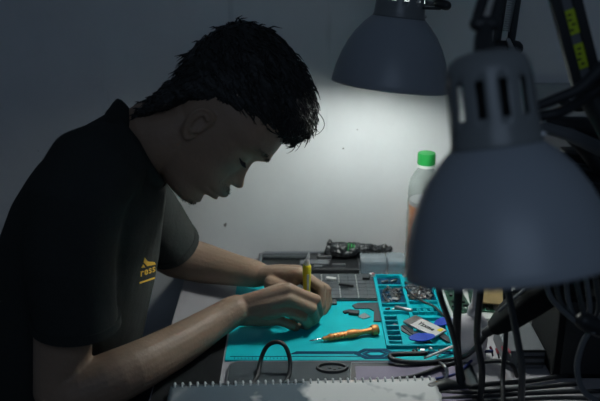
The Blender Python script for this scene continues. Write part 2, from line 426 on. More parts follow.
# mid-line profile read in head space (forward over up)
PR = [(-129, -42), (-127, -24), (-120, -9), (-110, -5.7), (-108, -3.0), (-99.7, -7.0), (-95, -10), (-91, -5), (-87, 6.5), (-83, 11), (-79.5, 4), (-75.5, 13), (-68, 17), (-60, 12), (-54, 4),
      (-51.4, 3), (-49.5, 11), (-46, 18), (-41, 20.5), (-36, 18), (-32, 13), (-23, 6.6), (-12, 2.2), (-5, 0), (0, .2), (5, 3), (10, 7), (17, 12), (22, 11), (30, 9), (40, 7), (61, .5), (80, -9), (100, -27), (117, -70)]
PW = [(-129, 15), (-105, 16), (-95, 18), (-84, 22), (-72, 20), (-56, 16), (-51, 12), (-44, 10.5), (-36, 9), (-25, 7.5), (-10, 7), (0, 9), (15, 22), (30, 40), (117, 40)]
def gau(x, s): return math.exp(-(x / s) ** 2)
body = MB()
NL, NA = 190, 150
us = np.linspace(-128.5, 116.5, NL); rings = []
for u_ in us:
    F0, B0, w, ex = interp(SK, u_); fm, = interp(PR, u_); pw, = interp(PW, u_)
    c = -85.0 if u_ > -100 else -85 + (u_ + 100) * -.9 * 1.0
    c = min(max(c, B0 + 4), F0 - 4)
    ring = []
    for i in range(NA):
        th = 2 * PI * i / NA; ct, st = math.cos(th), math.sin(th); k = 2 / ex
        y = w * math.copysign(abs(st) ** k, st)
        x = c + (F0 - c if ct > 0 else c - B0) * math.copysign(abs(ct) ** k, ct)
        if ct > 0:
            x += (fm - F0) * gau(y, pw) * min(1, ct * 3)
            for sgn in (-1, 1):
                yy = y - sgn * 31
                x -= 11 * gau(yy, 17) * gau(u_ + 3, 13)            # eye socket
                x += 10.5 * gau(yy, 13.5) * gau(u_ + 5, 9.5)         # lowered lid over the eyeball
                x -= 1.6 * gau(yy, 13) * gau(u_ - 4.5, 2.2)            # lid crease
                x -= 1.8 * gau(yy, 12) * gau(u_ + 13.5, 1.8)          # lash line
                x += 3.5 * gau(y - sgn * 28, 22) * gau(u_ - 17, 8)    # brow
                x += 4.5 * gau(y - sgn * 48, 17) * gau(u_ + 30, 15)   # cheek bone
                x += 6.5 * gau(y - sgn * 14, 5.0) * gau(u_ + 45, 6)    # nostril wing
                x -= 2.2 * gau(y - sgn * 23, 5) * gau(u_ + 56, 12)     # nose to mouth fold
                x -= 3 * gau(y - sgn * 26, 5) * gau(u_ + 79, 4)      # mouth corner
            x -= 2.5 * gau(u_ + 79.5, 1.6) * gau(y, 22)
        ring.append(body.bm.verts.new(H(x, u_, y)))
    rings.append(ring)
body.skin(rings)
# ears
for sgn in (1, -1):
    def E(f, u, o): return H(-98 + (f + 106) * .9, -26.5 + (u + 30) * .9, sgn * (o + 1.5))
    ol = [(-93, -22, 74), (-92, -10, 77), (-97, -2, 82), (-107, 0, 86), (-117, -6, 89), (-122, -18, 90), (-121, -32, 88), (-115, -45, 84), (-107, -56, 79), (-99, -60, 76), (-95, -55, 74), (-94, -48, 73)]
    pts = spline([E(*q) for q in ol], 5)
    body.tube(pts, [.0032 * mm / .001] * len(pts), n=8)
    c0 = E(-106, -29, 77); 
    body.loft([(c0 + Lv * sgn * .001 * (k - 4), (UP * .97 + FW * .2).normalized(), (FW * .97 - UP * .2).normalized(), .029 * q, .0145 * q) for k, q in ((-6, .9), (0, 1), (5, 1), (7.5, .8))], n=20)
    inn = spline([E(*q) for q in [(-99, -12, 83), (-108, -10, 85), (-114, -18, 87), (-114, -32, 85), (-109, -42, 82), (-101, -45, 80)]], 4)
    body.tube(inn, .0035, n=8)
    body.tube([E(-94, -30, 77), E(-95, -36, 79)], .0045, n=8)
# neck
body.tube([P(108, 152, HY), P(148, 139.0, HY), P(166, 137, HY), P(190, 130, HY)], [(.040, .040), (.053, .0590), (.056, .0605), (.055, .062)], n=28)
# inner torso, shoulders
def XZ(px, py): q = P(px, py, HY); return q.x, q.z
TOR = [((-.60, .46), (-.34, .46), .165), ((-.585, .62), (-.305, .60), .17), ((-.560, .78), (-.280, .74), .172),
       (XZ(0, 247), XZ(153, 287), .178), (XZ(22, 192), XZ(159, 245), .190), (XZ(46, 157), XZ(163, 218), .196), (XZ(73, 134), XZ(164, 197), .185), (XZ(98, 119), XZ(160, 184), .145), (XZ(116, 110), XZ(158, 179), .088)]
def torso(mb, grow):
    secs = []
    for (b, f, hw) in TOR:
        b = V((b[0], HY, b[1])); f = V((f[0], HY, f[1])); u = (f - b).normalized()
        secs.append(((b + f) / 2, u, V((0, 1, 0)), (f - b).length / 2 + grow, hw + grow))
    mb.loft(secs, n=40, ex=2.25)
torso(body, -.018)
# near (right) arm
nsh, nel = P(74, 185, 1.12), P(62, 392, 1.085)
body.tube([P(100, 170, 1.16), nsh, P(62, 270, 1.105), P(63, 335, 1.098), nel], [.05, .052, .047, .043, (.040, .043)], n=24)
body.tube(spline([nel, P(84, 389, 1.080), P(130, 370, 1.115), P(180, 344, 1.205), P(212, 324, 1.262), P(236, 309.5, 1.295)], 4),
          [float(q) for q in np.interp(np.linspace(0, 1, 21), [0, .12, .35, .6, .82, 1], [.041, .043, .041, .035, .029, .0265])], n=24)
# far (left) arm
fsh, fel = P(120, 178, 1.42), P(166, 252, 1.535)
body.tube([P(105, 165, 1.38), fsh, fel], [.05, .05, .042], n=24)
body.tube(spline([fel, P(180, 257, 1.53), P(205, 263.5, 1.51), P(230, 269, 1.48), P(256, 274, 1.45)], 4),
          [float(q) for q in np.interp(np.linspace(0, 1, 17), [0, .2, .5, .8, 1], [.042, .0445, .040, .031, .0265])], n=24)
# --- near hand: little-finger side down on the mat, back of the hand toward us
def hand(wrist, mcp, wrist_w, palm_in, fingers, thumb, fr):
    """mcp: four knuckles index..little; fingers: list of [pip, dip, tip]; palm_in: vector from back to palm"""
    a = wrist
    for k in range(4):
        body.tube(spline([a.lerp(a + (mcp[k] - mcp[1]) * .35, 1), a.lerp(mcp[k], .55) + (mcp[k] - mcp[1]) * .12, mcp[k]], 4), [float(x) for x in np.interp(np.linspace(0, 1, 9), [0, .6, 1], [.0165, .0150, fr[k] * 1.18])], n=14)
        body.tube([a.lerp(mcp[k], .35) + palm_in * .011, a.lerp(mcp[k], .85) + palm_in * .010], [.015, .0135], n=14)
        p = [mcp[k]] + fingers[k]; r = fr[k]
        q = [p[0], p[0].lerp(p[1], .5), p[1], p[1].lerp(p[2], .5), p[2], p[2].lerp(p[3], .6), p[3]]
        body.tube(q, [r * 1.14, r * .98, r * 1.08, r * .93, r * .96, r * .88, r * .70], n=14)
    tq = [thumb[0], thumb[0].lerp(thumb[1], .5), thumb[1], thumb[1].lerp(thumb[2], .5), thumb[2], thumb[2].lerp(thumb[3], .6), thumb[3]]
    body.tube(tq, [.0165, .0150, .0120, .0105, .0112, .0100, .0075], n=14)
nw = P(238, 309, 1.297)
nm = [P(288, 289, 1.305), P(289, 299, 1.296), P(285, 310, 1.294), P(278, 320, 1.300)]
nf = [[P(316, 300, 1.322), P(319, 313, 1.338), P(312, 322, 1.345)],
      [P(312, 309, 1.308), P(315, 319, 1.328), P(308, 325, 1.338)],
      [P(303, 318, 1.300), P(307, 325, 1.318), P(300, 326, 1.335)],
      [P(292, 325, 1.303), P(296, 327.5, 1.316), P(290, 327, 1.332)]]
nt_ = [P(262, 304, 1.325), P(286, 300, 1.345), P(301, 308, 1.355), P(309, 318, 1.352)]
hand(nw, nm, .03, V((0.1, 1, -.1)).normalized(), nf, nt_, [.0098, .0100, .0094, .0085])
# --- far hand: back up, fingers folding down to the work
fw = P(257, 274.5, 1.448)
fm_ = [P(301, 274, 1.392), P(298, 271, 1.412), P(293, 270.5, 1.434), P(286, 271.5, 1.452)]
ff = [[P(321, 287, 1.385), P(321, 305, 1.372), P(315, 318, 1.360)],
      [P(327, 291, 1.400), P(325, 307, 1.385), P(319, 319, 1.370)],
      [P(326, 289, 1.420), P(328, 303, 1.402), P(322, 315, 1.385)],
      [P(314, 287, 1.440), P(320, 299, 1.420), P(318, 309, 1.405)]]
ft = [P(272, 284, 1.405), P(292, 292, 1.380), P(306, 303, 1.368), P(312, 316, 1.360)]
hand(fw, fm_, .03, V((0, -.3, -1)).normalized(), ff, ft, [.0098, .0100, .0094, .0085])
# legs (under the clothes) and feet stay one body
for sg in (-1, 1):
    hip, knee, ank = V((-.46, HY + sg * .09, .54)), V((-.06, HY + sg * .13, .52)), V((-.10, HY + sg * .13, .09))
    body.tube([hip, knee], [.07, .05], n=18); body.tube([knee, knee.lerp(ank, .35), ank], [.05, .05, .033], n=18)
    body.tube([ank, ank + V((.03, 0, -.03)), ank + V((.14, 0, -.055))], [.033, .034, .026], n=14)
bmesh_body = remesh(body.bm, .0021, 3, .5)
bo = mesh_object('body', bmesh_body, M['skin'], per, angle=180)

# --- shirt
sh = MB(); torso(sh, .0)
sh.tube([P(112, 160, 1.20), P(92, 172, 1.15), P(76, 198, 1.115), P(70, 260, 1.100), P(74, 305, 1.100), P(76, 323, 1.100)], [.062, .068, .070, .066, .0635, .0645], n=32, round_=False)
sh.tube([P(118, 168, 1.36), P(128, 182, 1.42), P(150, 214, 1.475), P(172, 244, 1.515)], [.058, .062, .058, .054], n=32, round_=False)
sh.loft([(P(108, 140, HY), V((.3, 0, .95)), -Lv, .072, .10), (P(128, 149, HY), V((.28, 0, .96)), -Lv, .052, .064)], n=32)
shm = remesh(sh.bm, .005, 12, .5)
for v, p, nv in nverts(shm):                  # cloth folds
    n1 = noise.noise(V((p.x * 9, p.y * 7, p.z * 5 + p.x * 10))); n2 = noise.noise(V((p.x * 22 + 3, p.y * 16, p.z * 11 - p.x * 14)))
    v.co = p + nv * (.0050 * n1 + .0022 * n2)
shirt = mesh_object('polo_shirt', shm, M['shirt'], per, angle=180)
# sleeve hems
hm = MB(); hm.tube([P(75.5, 316, 1.100), P(76, 324.5, 1.100)], [.0665, .0665], n=40, round_=False); hm.build('sleeve_hem', M['shirt2'], shirt)
hm = MB(); hm.tube([P(169.5, 241, 1.511), P(173.5, 246, 1.519)], [.0565, .0560], n=40, round_=False); hm.build('sleeve_hem', M['shirt2'], shirt)
# collar: a folded band around the neck, open in front
co = MB(); n_c = 44; rows = []
A0, A1 = P(121, 107, HY), P(157, 181, HY)
ctr = (A0 + A1) / 2; uu = (A1 - A0).normalized(); nn = V((uu.z, 0, -uu.x)); 
if nn.x < 0: nn = -nn
hl = (A1 - A0).length / 2
for k, (off, gr) in enumerate(((.016, .004), (.020, .007), (.010, .013), (-.012, .020), (-.030, .025))):
    row = []
    for i in range(n_c + 1):
        th = math.radians(168) * (2 * i / n_c - 1)          # 0 = nape
        fr_ = max(0, (abs(th) - 1.2) / 1.7)
        na = .30 + .70 * min(1, abs(th) / 1.5); g2 = gr * na
        p = ctr - uu * ((hl + g2) * math.cos(th)) - Lv * ((.067 + gr) * math.sin(th)) + nn * ((off if off < .012 else .012 + (off - .012) * na) * (.45 + .55 * min(1, abs(th) / 1.5)) - .004)
        p.z -= .017 * max(0, math.cos(th)); row.append(co.bm.verts.new(p))
    rows.append(row)
for a_, b_ in zip(rows, rows[1:]):
    for i in range(n_c): co.bm.faces.new((a_[i], a_[i + 1], b_[i + 1], b_[i]))
co.build('collar', M['shirt2'], shirt, angle=180, solid=.003)
# print on the chest: a chevron, the letters and a thin line, laid on the cloth
me_w = shm.copy(); me_w.transform(Matrix.Translation(world_loc(shirt)))
bmw = bmesh.new(); bmw.from_mesh(me_w); bvh = BVHTree.FromBMesh(bmw)
def on_shirt(px, py, off=.0026):
    d = ray(px, py).normalized(); h = bvh.ray_cast(V((0, 0, CAMZ)), d)
    return (h[0] - d * off) if h[0] else P(px, py, 1.2)
lg = MB()
for poly in ([(144.6, 257.5), (147.8, 261.5), (154.5, 262.0), (155.8, 264.5), (147.2, 266.2), (143.6, 262.5)], [(143.3, 264.3), (145.2, 267.2), (141.4, 267.8)],
             [(139.5, 282.2), (154.8, 277.0), (155.0, 278.6), (139.7, 283.8)]):
    lg.bm.faces.new([lg.bm.verts.new((q[0], q[1], 0)) for q in poly])
def lay_on_shirt(bm, f):
    bmesh.ops.triangulate(bm, faces=bm.faces[:])
    for _ in range(3):
        es = [e for e in bm.edges if e.calc_length() > 1.2]
        if es: bmesh.ops.subdivide_edges(bm, edges=es, cuts=1); bmesh.ops.triangulate(bm, faces=bm.faces[:])
    for v in bm.verts: v.co = on_shirt(*f(v.co))
lay_on_shirt(lg.bm, lambda c: (c.x, c.y))
lg.build('emblem', M['logo'], shirt, smooth=False, solid=.0006)
def text_mesh(s, size, bold=.03):
    cu = bpy.data.curves.new('txt', 'FONT'); cu.body = s; cu.size = size; cu.resolution_u = 3; cu.space_character = 1.1; cu.offset = bold * size
    o = bpy.data.objects.new('txt', cu); C.objects.link(o)
    dg = bpy.context.evaluated_depsgraph_get(); dg.update()
    me = bpy.data.meshes.new_from_object(o.evaluated_get(dg)); bpy.data.objects.remove(o); bpy.data.curves.remove(cu)
    return me
tm = text_mesh('ress', 10.5, .018)
xs = [v.co.x for v in tm.vertices]; x0, x1 = min(xs), max(xs)
tb = bmesh.new(); tb.from_mesh(tm)
def letter_at(c): f = (c.x - x0) / (x1 - x0); return 140.6 + f * 14.6, 276.6 - f * 5.2 - c.y * 1.0
lay_on_shirt(tb, letter_at); tb.to_mesh(tm); tb.free()
mesh_object('lettering', tm, M['logo'], shirt, smooth=False, solid=.0006)
bmw.free(); bpy.data.meshes.remove(me_w)

# --- hair
hr = MB()
HR = [(-76, -150, -178, 40, 2), (-66, -142, -186, 54, 2), (-50, -134, -187, 63, 2.2), (-30, -128, -190, 70, 2.3), (-12, -112, -194, 75, 2.5), (0, -98, -197, 78, 2.6), (12, -78, -201, 80, 2.8), (25, -66, -205, 82, 3), (40, -48, -209, 83, 3),
      (47, -26, -210, 83, 2.8), (54, -6, -211, 83, 2.5), (62, 4, -211, 82.5, 2.4), (80, 13, -209, 82, 2.3), (98, 18, -206, 78, 2.25), (112, 15, -203, 73, 2.2), (126, 7, -196, 67, 2.1), (140, -8, -182, 57, 2), (150, -26, -168, 46, 2), (157, -48, -150, 32, 2), (162, -75, -120, 14, 2)]
rings = []
for u_ in np.linspace(-76, 162, 90):
    F0, B0, w, ex = interp(HR, u_); B0 += 12 if u_ > 20 else 15; F0 -= 2 if u_ > 55 else 0; w *= .95
    c = (F0 + B0) / 2 if F0 < -60 else -95; ring = []
    for i in range(90):
        th = 2 * PI * i / 90; ct, st = math.cos(th), math.sin(th); k = 2 / ex
        y = w * math.copysign(abs(st) ** k, st); x = c + (F0 - c if ct > 0 else c - B0) * math.copysign(abs(ct) ** k, ct)
        ring.append(hr.bm.verts.new(H(x, u_ if u_ < 60 else 60 + (u_ - 60) * .89, y)))
    rings.append(ring)
hr.skin(rings)
hr.tube([P(176, 92, HY), P(156, 103.5, HY), P(144, 109, HY), P(135, 114, HY)], [(.060, .018), (.050, .011), (.042, .0075), (.032, .005)], n=24)
hm_ = remesh(hr.bm, .003, 5, .5)
for v, p, nv in nverts(hm_):
    q = (p - hs_); f_, u_, y_ = q.dot(FW) * 1000, q.dot(UP) * 1000, q.dot(Lv) * 1000
    n1 = noise.noise(V((y_ * .05, f_ * .02, u_ * .05))); n2 = noise.noise(V((y_ * .16, f_ * .05, u_ * .16 + 5)))
    v.co = p + nv * (.0045 * n1 + .0025 * n2)
bmh = bmesh.new(); bmh.from_mesh(hm_); hb = MB(); hb.bm.free(); hb.bm = bmh
faces = list(bmh.faces); faces_pts = [(f.calc_center_median(), f.normal.copy()) for f in random.sample(faces, 2600)]
for c, n in faces_pts:                        # locks of hair lying on and standing off the surface
    q = c - hs_; f_, u_, y_ = q.dot(FW) * 1000, q.dot(UP) * 1000, q.dot(Lv) * 1000
    if u_ < 35 and f_ > -150: ln = .008
    elif u_ < 0: ln = .010
    else: ln = random.uniform(.012, .028)
    fl = (FW * .9 - UP * .25 + V((random.uniform(-.4, .4), random.uniform(-.4, .4), random.uniform(-.3, .3))))
    if u_ < 35: fl = -UP + FW * -.2 + V((0, random.uniform(-.3, .3), 0))
    fl = (fl - n * fl.dot(n)).normalized()
    lift = random.uniform(.02, .24) if u_ > 60 else .06
    p1 = c - n * .002; p2 = c + fl * ln * .5 + n * (ln * lift); p3 = c + fl * ln + n * (ln * lift * .8)
    hb.tube([p1, p2, p3], [.0016, .0011, .0003], n=4, round_=False)
for k in range(150):                          # fringe falling over the brow and wisps against the light
    f_ = random.uniform(-40, 18); u_ = float(np.interp(f_, [-40, -14, 10, 18], [158, 146, 126, 100])) + random.uniform(-22, 4) - 6; y_ = random.uniform(-62, 62)
    w_ = interp(HR, min(u_, 158))[2]; y_ *= w_ / 84
    base = H(f_ - 12 - abs(y_) * .25, u_ - 6, y_)
    ln = random.uniform(.012, .028); d1 = (FW * random.uniform(.5, 1) - UP * random.uniform(.0, .5) + Lv * random.uniform(-.4, .4)).normalized()
    d2 = (d1 * .5 - UP * random.uniform(.4, 1.0) - FW * random.uniform(0, .4)).normalized()
    pts = spline([base, base + d1 * ln * .7, base + d1 * ln * .9 + d2 * ln * .35, base + d1 * ln * .8 + d2 * ln * .8], 3)
    hb.tube(pts, [float(x) for x in np.linspace(.0011, .00025, len(pts))], n=4, round_=False)
for k in range(170):                           # lower fringe over the forehead
    y_ = random.uniform(-68, 68); a_ = (1 - (y_ / 80) ** 2) ** .5
    base = H(13 * a_ - 85 * (1 - a_), random.uniform(70, 96), y_)
    ln = random.uniform(.012, .024)
    d1 = (FW * .55 - UP * .8 + Lv * random.uniform(-.5, .5)).normalized(); d2 = (-UP * .7 - FW * .5 + Lv * random.uniform(-.5, .5)).normalized()
    pts = spline([base, base + d1 * ln * .5, base + d1 * ln * .6 + d2 * ln * .5], 3)
    hb.tube(pts, [float(x) for x in np.linspace(.0016, .0003, len(pts))], n=4, round_=False)
curl = spline([P(308, 108, 1.255), P(317, 112, 1.255), P(323, 119, 1.255), P(324, 127, 1.255), P(318, 134, 1.255), P(311, 135.5, 1.255)], 5)
hb.tube(curl, [float(x) for x in np.linspace(.0010, .0003, len(curl))], n=4, round_=False)
hb.build('hair', M['hair'], per, angle=180)
# eyebrows, lashes, stubble
bmb = bmesh.new(); bmb.from_mesh(bmesh_body); bvb = BVHTree.FromBMesh(bmb); off_b = world_loc(bo)
def on_face(f, u, y):
    o_ = H(f + 60, u, y) - off_b; h = bvb.ray_cast(o_, -FW)
    return (h[0] + off_b, h[1]) if h[0] else (H(f, u, y), FW)
for sg in (1, -1):
    eb = MB()
    for k in range(80):
        tt = random.random(); y = 12 + 42 * tt; u0 = 14 + 6 * math.sin(tt * 2.4) + random.uniform(-3.2, 3.2)
        p, n = on_face(0, u0, sg * y); d = (Lv * sg + UP * random.uniform(-.1, .5) + n * .25).normalized()
        eb.tube([p, p + d * .006, p + d * .010 - n * .001], [.0004, .0003, .00012], n=3, round_=False)
    eb.build('eyebrow', M['hair'], per)
    el = MB()
    for k in range(34):
        y = 20 + 23 * k / 33; p, n = on_face(0, -12.5 + 1.5 * ((k - 17) / 17) ** 2, sg * y)
        d = (FW * .85 - UP * .55 + Lv * sg * random.uniform(-.1, .4)).normalized()
        el.tube([p - d * .001, p + d * .005, p + d * .008 + FW * .001], [.0006, .0004, .00015], n=3, round_=False)
    el.build('eyelashes', M['hair'], per)
sb = MB()
for k in range(380):
    y = random.gauss(0, 20); u0 = random.uniform(-127, -112); 
    if random.random() < .25: u0 = random.uniform(-64, -56); y = random.gauss(0, 15)
    p, n = on_face(-10, u0, y); d = (n + -UP * .6 + V((random.uniform(-.3, .3),) * 3)).normalized()
    sb.tube([p, p + d * .0032], [.00024, .00008], n=3, round_=False)
sb.build('stubble', M['hair'], per)['kind'] = 'stuff'
bmb.free()
# trousers and shoes (under the table)
tr = MB()
tr.tube([V((-.47, HY, .60)), V((-.47, HY, .52))], [(.14, .165), (.14, .165)], n=30)
for sg in (-1, 1):
    hip, knee, ank = V((-.46, HY + sg * .09, .545)), V((-.06, HY + sg * .13, .525)), V((-.10, HY + sg * .13, .11))
    tr.tube([hip, knee], [.09, .068], n=22); tr.tube([knee, knee.lerp(ank, .4), ank], [.068, .064, .055], n=22)
mesh_object('trousers', remesh(tr.bm, .008, 8, .5), M['trouser'], per, angle=180)
for sg in (-1, 1):
    s_ = MB(); b0 = V((-.11, HY + sg * .13, .045))
    s_.tube([b0 + V((-.03, 0, .005)), b0 + V((.04, 0, .0)), b0 + V((.11, 0, -.01)), b0 + V((.17, 0, -.016))], [(.04, .044), (.044, .044), (.046, .034), (.036, .026)], n=18)
    s_.build('shoe', M['black'], per)
st_ = thing('stool', (-.50, HY, 0), 'black round work stool the person sits on', 'stool')
MB().lathe([(.001, .44), (.15, .44), (.165, .43), (.165, .405), (.15, .395), (.001, .395)], V((-.50, HY, 0)), V((0, 0, 1)), 36).build('seat', M['black'], st_)
for k in range(4):
    aa = PI / 4 + k * PI / 2; q = V((math.cos(aa), math.sin(aa), 0))
    MB().tube([V((-.50, HY, .395)) + q * .11, V((-.50, HY, .012)) + q * .17], .012, n=10).build('leg', M['steel'], st_)

# ------------------------------------------------------------------ blue repair mat with trays
MX0, MX1, MY0, MY1 = -.126, .266, 1.213, 1.532
XA, XB = .151, .204
mt = thing('repair_mat', ((MX0 + MX1) / 2, (MY0 + MY1) / 2, TZ), 'blue silicone repair mat with parts trays on the grey table', 'mat')
ms = MB().box(((MX0 + MX1) / 2, (MY0 + MY1) / 2, TZ + .0015), (MX1 - MX0, MY1 - MY0, .003), bevel=.001).build('mat_sheet', M['cyan'], mt, smooth=False)
MT = TZ + .003
tw = MB()
def wallx(x0, x1, y, h=.007, w=.004): tw.box(((x0 + x1) / 2, y, MT + h / 2), (x1 - x0, w, h), bevel=.0008)
def wally(x, y0, y1, h=.007, w=.004): tw.box((x, (y0 + y1) / 2, MT + h / 2), (w, y1 - y0, h), bevel=.0008)
wally(XA, 1.250, MY1, w=.006); wally(XB, 1.300, MY1, w=.006); wally(MX1 - .003, MY0 + .006, MY1, w=.006)
for y in (MY1 - .003, 1.482, 1.405, 1.375): wallx(XA, XB, y)
for y in (1.500, 1.415, 1.350): wallx(XB, MX1, y)
wallx(XA, MX1, 1.252, w=.006)
wally(.178, 1.255, 1.360, w=.003)
for k in range(6): wallx(XA, .178, 1.265 + k * .018, w=.003)
for k in range(5):
    tw.lathe([(.010, .0), (.010, .006), (.007, .006), (.007, 0)], V((XB + .010 + k * .0125, 1.380, MT)), V((0, 0, 1)), 12)
tw.build('tray_walls', M['cyan2'], mt, smooth=False)
# the sunken pen trough along the front edge and its six-sided emblem
gr = MB()
gr.prism([(-.018, 1.231), (-.006, 1.2405), (.098, 1.2405), (.090, 1.2325), (.000, 1.2325)], MT, MT + .0006)
gr.prism([(.166, 1.2325), (.158, 1.2405), (.262, 1.2405), (.262, 1.2325)], MT, MT + .0006)
def hexring(cx, cy, rx, ry, w):
    o = [(cx + rx * math.cos(k * PI / 3), cy + ry * math.sin(k * PI / 3)) for k in range(6)]; i_ = [(cx + (rx - w) * math.cos(k * PI / 3), cy + (ry - w * .7) * math.sin(k * PI / 3)) for k in range(6)]
    for k in range(6): gr.prism([o[k], o[(k + 1) % 6], i_[(k + 1) % 6], i_[k]], MT, MT + .0006)
hexring(.128, 1.233, .037, .0190, .0105); hexring(.128, 1.233, .023, .0110, .0075)
gr.prism([(-.118, 1.2235), (-.118, 1.2250), (.10, 1.2250), (.10, 1.2235)], MT, MT + .0005)
gr.build('printed_pattern', M['groove'], mt, smooth=False)
nb = MB()
for k in range(16): nb.box((-.11 + k * .006, 1.2185, MT + .0003), (.0008, .004 if k % 5 else .007, .0005))
nb.build('ruler_marks', M['groove'], mt, smooth=False)
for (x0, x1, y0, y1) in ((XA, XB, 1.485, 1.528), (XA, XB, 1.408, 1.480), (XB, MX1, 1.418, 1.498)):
    MB().box(((x0 + x1) / 2, (y0 + y1) / 2, MT + .0003), (x1 - x0 - .006, y1 - y0 - .004, .0006)).build('tray_floor_shade', M['groove'], mt, smooth=False)  # dark plates paint recess shade onto the compartment floors
for k in range(5): MB().box((.1645, 1.274 + k * .018, MT + .0003), (.020, .013, .0006)).build('tray_floor_shade', M['groove'], mt, smooth=False)
pad = MB().box((-.1805, 1.130, TZ + .001), (.103, .39, .002), bevel=.0008).build('shade_pad', M['pad'], smooth=False)  # added dark sheet standing in for the arm's shade on the table
tag(pad, 'added black pad standing in for shade under the near forearm, left of the blue mat', 'pad')
# small parts lying in trays: a heap nobody could count
def heap(name, x0, x1, y0, y1, n, mats, label, big=1.0):
    m = MB()
    for k in range(n):
        c = V((random.uniform(x0, x1), random.uniform(y0, y1), MT + random.uniform(.002, .006)))
        R = Matrix.Rotation(random.uniform(0, PI), 3, 'Z') @ Matrix.Rotation(random.uniform(-.6, .6), 3, 'X')
        d = R @ V((1, 0, 0)); L_ = random.uniform(.003, .008) * big
        if k % 3: m.tube([c - d * L_, c + d * L_], [.0010 * big, .0008 * big], n=6); m.tube([c + d * L_, c + d * (L_ + .0012)], .0021 * big, n=8)
        else: m.box(c, (L_ * 1.6, L_ * 1.0, .0012), rot=R)
    o = m.build(name, mats[0], smooth=False); o.data.materials.append(mats[1]); 
    o.data.polygons.foreach_set('material_index', [1 if (i // 40) % 3 == 0 else 0 for i in range(len(o.data.polygons))])
    return tag(o, label, 'screws', kind='stuff')
heap('loose_screws', XA + .010, XB - .010, 1.415, 1.475, 46, (M['steel'], M['black']), 'heap of small steel screws in the narrow tray compartment')
heap('small_brackets', XB + .010, MX1 - .012, 1.425, 1.492, 60, (M['steel'], M['grey']), 'pile of small metal brackets in the wide tray compartment', 1.35)
for k, (x, y, a_) in enumerate(((.170, 1.505, 25), (.188, 1.508, 35))):
    o = MB().tube([V((x, y, MT + .003)) - rz(a_) @ V((.006, 0, 0)), V((x, y, MT + .003)) + rz(a_) @ V((.006, 0, 0))], [.0028, .0028], n=10).build('metal_standoff', M['steel'])
    tag(o, ('left' if k == 0 else 'right') + ' metal standoff of the pair in the rearmost narrow tray', 'standoff', 'metal standoffs in the rear tray')
for k, (x, y) in enumerate(((.164, 1.391), (.176, 1.389), (.186, 1.393), (.194, 1.387))):
    o = MB().tube([V((x - .003, y, MT + .002)), V((x + .003, y + .002, MT + .002))], [.0016, .0022], n=8).build('screw', M['steel'] if k % 2 else M['black'])
    tag(o, 'tiny screw in the narrow middle tray compartment, ' + ['black, first from the inner wall', 'steel, second from the inner wall', 'black, third from the inner wall', 'steel, nearest the wide trays'][k], 'screw', 'loose screws in the middle tray')
# pry tools, battery, cable in the large tray
def blade(name, cx, cy, z, L_, w, ang, mat, label, cat, pick=False, th=.002, group=None):
    pts = []
    n = 14
    for i in range(n + 1):
        f = i / n; x = -L_ / 2 + L_ * f
        if pick: y = w / 2 * math.sin(PI * min(1, f * .9 + .05)) ** .7
        else: y = w / 2 * min(1, (1.02 - f) * 5) ** .5 * min(1, .55 + f)
        pts.append((x, y))
    poly = pts + [(x, -y) for x, y in reversed(pts)]
    R = rz(ang)
    poly = [((R @ V((x, y, 0))).x + cx, (R @ V((x, y, 0))).y + cy) for x, y in poly]
    o = MB().prism(poly, z, z + th).build(name, mat, smooth=False)
    return tag(o, label, cat, group)
blade('spudger', .196, 1.300, MT + .0005, .085, .013, -50, M['grey'], 'grey plastic spudger under the white battery, at its left edge', 'pry tool')
blade('spudger', .206, 1.290, MT + .0030, .080, .012, -58, M['dark'], 'dark grey spudger lying between the battery and tray slots', 'pry tool')
blade('spudger', .244, 1.303, MT + .0030, .085, .013, -68, M['dark'], 'dark spudger showing on the right side of the battery', 'pry tool')
bt = thing('phone_battery', (.222, 1.312, MT + .006), 'white flat phone battery lying across the pry tools in the tray', 'battery')
Rb = rz(-48)
MB().box((.222, 1.312, MT + .0085), (.072, .034, .004), rot=Rb, bevel=.001).build('cell', M['white'], bt, smooth=False)
MB().box(V((.222, 1.312, MT + .0108)) + Rb @ V((-.028, 0, 0)), (.016, .034, .0006), rot=Rb).build('silver_end', M['steel'], bt, smooth=False)
MB().box(V((.222, 1.312, MT + .0108)) + Rb @ V((.029, .008, 0)), (.008, .010, .0006), rot=Rb).build('gold_contact', M['yellow'], bt, smooth=False)
tmx = text_mesh('Yoobao'[:1] + 'zxme', .0155); cxs = [v.co.x for v in tmx.vertices]; mid = (min(cxs) + max(cxs)) / 2
for v in tmx.vertices:
    q = Rb @ V(((v.co.x - mid) * .75 + .004, v.co.y - .005, 0)); v.co = V((.222, 1.312, MT + .0109)) + q
mesh_object('lettering', tmx, M['ink'], bt, smooth=False, solid=.0002)
blade('pry_pick', .211, 1.268, MT + .0110, .046, .026, 12, M['blue'], 'blue plastic opening pick in front of the battery', 'pry tool', pick=True)
blade('pry_pick', .257, 1.330, MT + .0075, .042, .022, 42, M['blue'], 'blue plastic opening pick behind the right spudger', 'pry tool', pick=True)
cable('flex_cable', [V((.206, 1.47, MT + .008)), V((.214, 1.43, MT + .012)), V((.232, 1.40, MT + .012)), V((.250, 1.385, MT + .010)), V((.262, 1.345, MT + .012))], .0022, M['black'], 'thin black flex cable across the wide tray compartments')
o = MB().tube([V((.180, 1.385, MT + .008)), V((.205, 1.372, MT + .0085))], .0042, n=10).build('metal_tube', M['edge']); tag(o, 'short grey metal tube on the tray divider', 'tube')
o = MB().tube([G(425, 358, MT + .008), G(452, 347, MT + .010)], [.0018, .0032], n=10).build('cotton_swab', M['white']); tag(o, 'white stick lying at the right front corner of the mat', 'stick')
heap('loose_chips', .195, .255, 1.222, 1.242, 16, (M['steel'], M['black']), 'few tiny electronic pieces in the front trough of the mat', .8)
